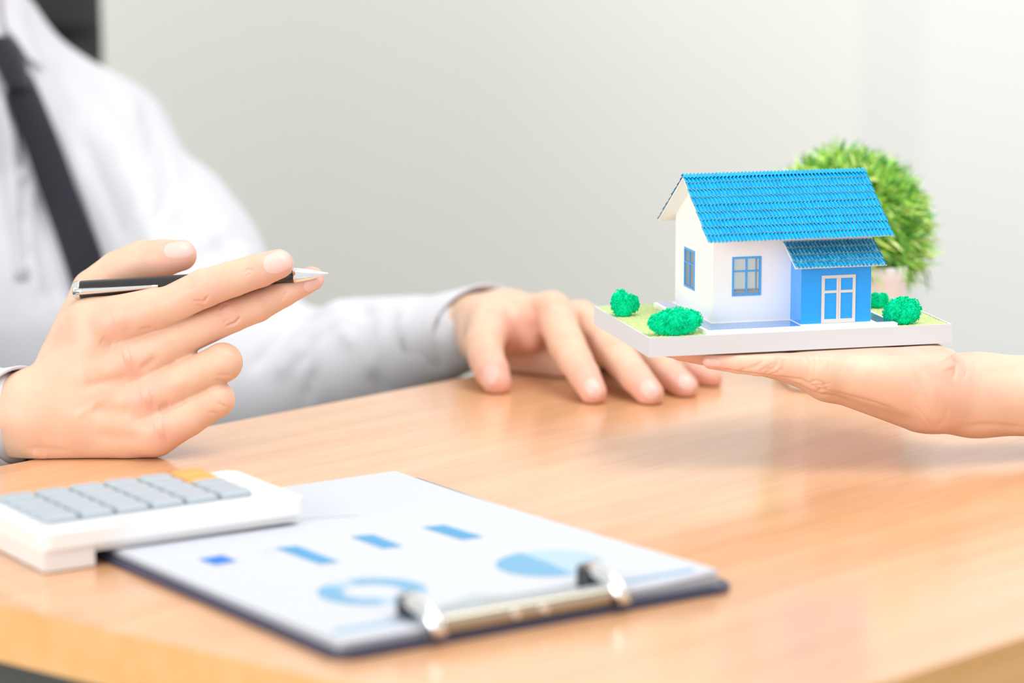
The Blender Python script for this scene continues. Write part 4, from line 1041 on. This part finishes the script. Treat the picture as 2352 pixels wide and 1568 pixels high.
# ================================================================== POTTED PLANT
pcw = T(1922, 874); PR = 0.0385
pot = thing('potted_plant', (pcw[0], pcw[1], TZ), 'round ball of green grass-like leaves in a small white pot behind the model house', 'plant')
bm = bmesh.new(); rings = []
def sq(r, rc, z, n=10):
    o = rrect(-r, r, -r, r, rc, n); c, s = math.cos(0.12), math.sin(0.12)
    return [bm.verts.new((pcw[0] + c * x - s * y, pcw[1] + s * x + c * y, TZ + z)) for x, y in o]
for (r, rc, z) in ((.0345, .010, .0005), (.0365, .012, .0010), (.0372, .013, .006), (.0385, .014, .070), (.039, .014, .078), (.038, .0135, .0795), (.0355, .0125, .078), (.035, .0125, .066)): rings.append(sq(r, rc, z))
for a, b in zip(rings, rings[1:]):
    for k in range(len(a)): bm.faces.new((a[k], a[(k + 1) % len(a)], b[(k + 1) % len(a)], b[k]))
bm.faces.new(rings[0][::-1]); bmobj('pot', bm, M['pot'], pot, smooth=True)
bm = bmesh.new(); vs = sq(.0352, .0125, .071); bm.faces.new(vs); bmobj('soil', bm, M['soil'], pot)
bm = bmesh.new(); tube(bm, [(pcw[0], pcw[1], TZ + .068), (pcw[0] + .001, pcw[1], TZ + .09), (pcw[0], pcw[1], TZ + .112)], [.006, .009, .012], 10); bmobj('stem', bm, M['stem'], pot)
bc = np.array(P(1948, 522, 2.118)); rnd = random.Random(5); V = []; Fs = []
for k in range(9500):
    v = np.array([rnd.gauss(0, 1) for _ in range(3)]); v /= np.linalg.norm(v)
    if v[2] < -0.72: continue
    r0 = rnd.uniform(.024, .049); ln = rnd.uniform(.008, .017)
    if v[2] < -.15 and rnd.random() < .35: ln *= 1.7
    side = np.cross(v, [rnd.gauss(0, 1) for _ in range(3)]); side /= np.linalg.norm(side); t2 = np.cross(v, side)
    d1 = v + side * rnd.uniform(-.95, .95) + t2 * rnd.uniform(-.95, .95); d1 /= np.linalg.norm(d1)
    d2 = d1 + side * rnd.uniform(-.9, .9) + t2 * rnd.uniform(-.6, .6) + np.array([0, 0, -.25]); d2 /= np.linalg.norm(d2)
    wv = np.cross(d1, [rnd.gauss(0, 1) for _ in range(3)]); wv /= np.linalg.norm(wv); w = rnd.uniform(.0006, .00125)
    p0 = bc + v * r0 * [1, 1, .96]; p1 = p0 + d1 * ln * .55; p2 = p1 + d2 * ln * .5; n0 = len(V)
    V += [p0 - wv * w * .6, p0 + wv * w * .6, p1 + wv * w, p1 - wv * w, p2]; Fs += [[n0, n0 + 1, n0 + 2, n0 + 3], [n0 + 3, n0 + 2, n0 + 4]]
fo = mesh('foliage', V, Fs, M['leaf'], pot); fo['kind'] = 'stuff'

# ================================================================== OFFICE CHAIR
chc = P(-95, 200, 2.72)
chair = thing('office_chair', (chc[0], chc[1], 0), 'black leather high-back office chair behind the seated person', 'chair')
def cushion(name, x0, x1, y0, y1, z0, z1, bev, m=M['leather'], ribs=0, par=chair):
    bm = bmesh.new(); nx, nz = 20, 60; V = []; 
    cx, cz = (x0 + x1) / 2, (z0 + z1) / 2
    def prof(t): return (1 - abs(t) ** 4) ** 0.35 if abs(t) < 1 else 0
    Fs = []
    for sgn in (-1, 1):
        for j in range(nz + 1):
            for i in range(nx + 1):
                u = -1 + 2 * i / nx; v = -1 + 2 * j / nz
                xx = cx + u * (x1 - x0) / 2 * (1 - 0.10 * max(0, v) ** 3); zz = cz + v * (z1 - z0) / 2 * (1 - .05 * u ** 4)
                th = (y1 - y0) / 2 * prof(u) * prof(v)
                if ribs: th *= 1 - 0.35 * math.exp(-((((v + 1) * ribs / 2) % 1 - .5) / .09) ** 2)
                V.append((xx, (y0 + y1) / 2 + sgn * th + (0.02 * v * v), zz))
    K = (nx + 1) * (nz + 1)
    for j in range(nz):
        for i in range(nx):
            a = j * (nx + 1) + i; Fs.append([a, a + 1, a + nx + 2, a + nx + 1]); Fs.append([K + a, K + a + nx + 1, K + a + nx + 2, K + a + 1])
    return mesh(name, V, Fs, m, par, smooth=True)
xr = P(219, 60, 2.74)[0]; hwid = 0.25
cushion('backrest', xr - 2 * hwid, xr, chc[1] + .02, chc[1] + .13, 0.48, 1.18, .02, ribs=9)
cushion('headrest', xr - 2 * hwid + .06, xr - .06, chc[1] + .0, chc[1] + .10, 1.17, 1.34, .02, ribs=1)
cxm = xr - hwid
bm = bmesh.new(); box_bm(bm, wframe, cxm - .25, cxm + .25, chc[1] - .42, chc[1] + .06, .40, .49); bmobj('seat', bm, M['leather'], chair, bevel=.03, seg=4)
for s_ in (-1, 1):
    bm = bmesh.new(); x = cxm + s_ * .30
    tube(bm, [(x - s_ * .05, chc[1] - .05, .42), (x, chc[1] - .05, .44), (x, chc[1] - .04, .58), (x, chc[1] - .12, .63), (x, chc[1] - .30, .63)], [.014] * 5, 12); bmobj('armrest', bm, M['dark_metal'], chair, smooth=True)
bm = bmesh.new(); tube(bm, [(cxm, chc[1] - .18, .08), (cxm, chc[1] - .18, .40)], .028, 16); bmobj('gas_column', bm, M['dark_metal'], chair, smooth=True)
for k in range(5):
    a = k * 2 * math.pi / 5 + .3; e = (cxm + .29 * math.cos(a), chc[1] - .18 + .29 * math.sin(a), .065)
    bm = bmesh.new(); tube(bm, [(cxm, chc[1] - .18, .10), e], [.026, .016], 10); leg = bmobj('base_leg', bm, M['dark_metal'], chair, smooth=True)
    bm = bmesh.new(); t_ = Vector((-math.sin(a), math.cos(a), 0)) * .02; c_ = Vector((e[0], e[1], .028)); tube(bm, [c_ - t_, c_ + t_], .0275, 18); bmobj('caster', bm, M['black'], leg)
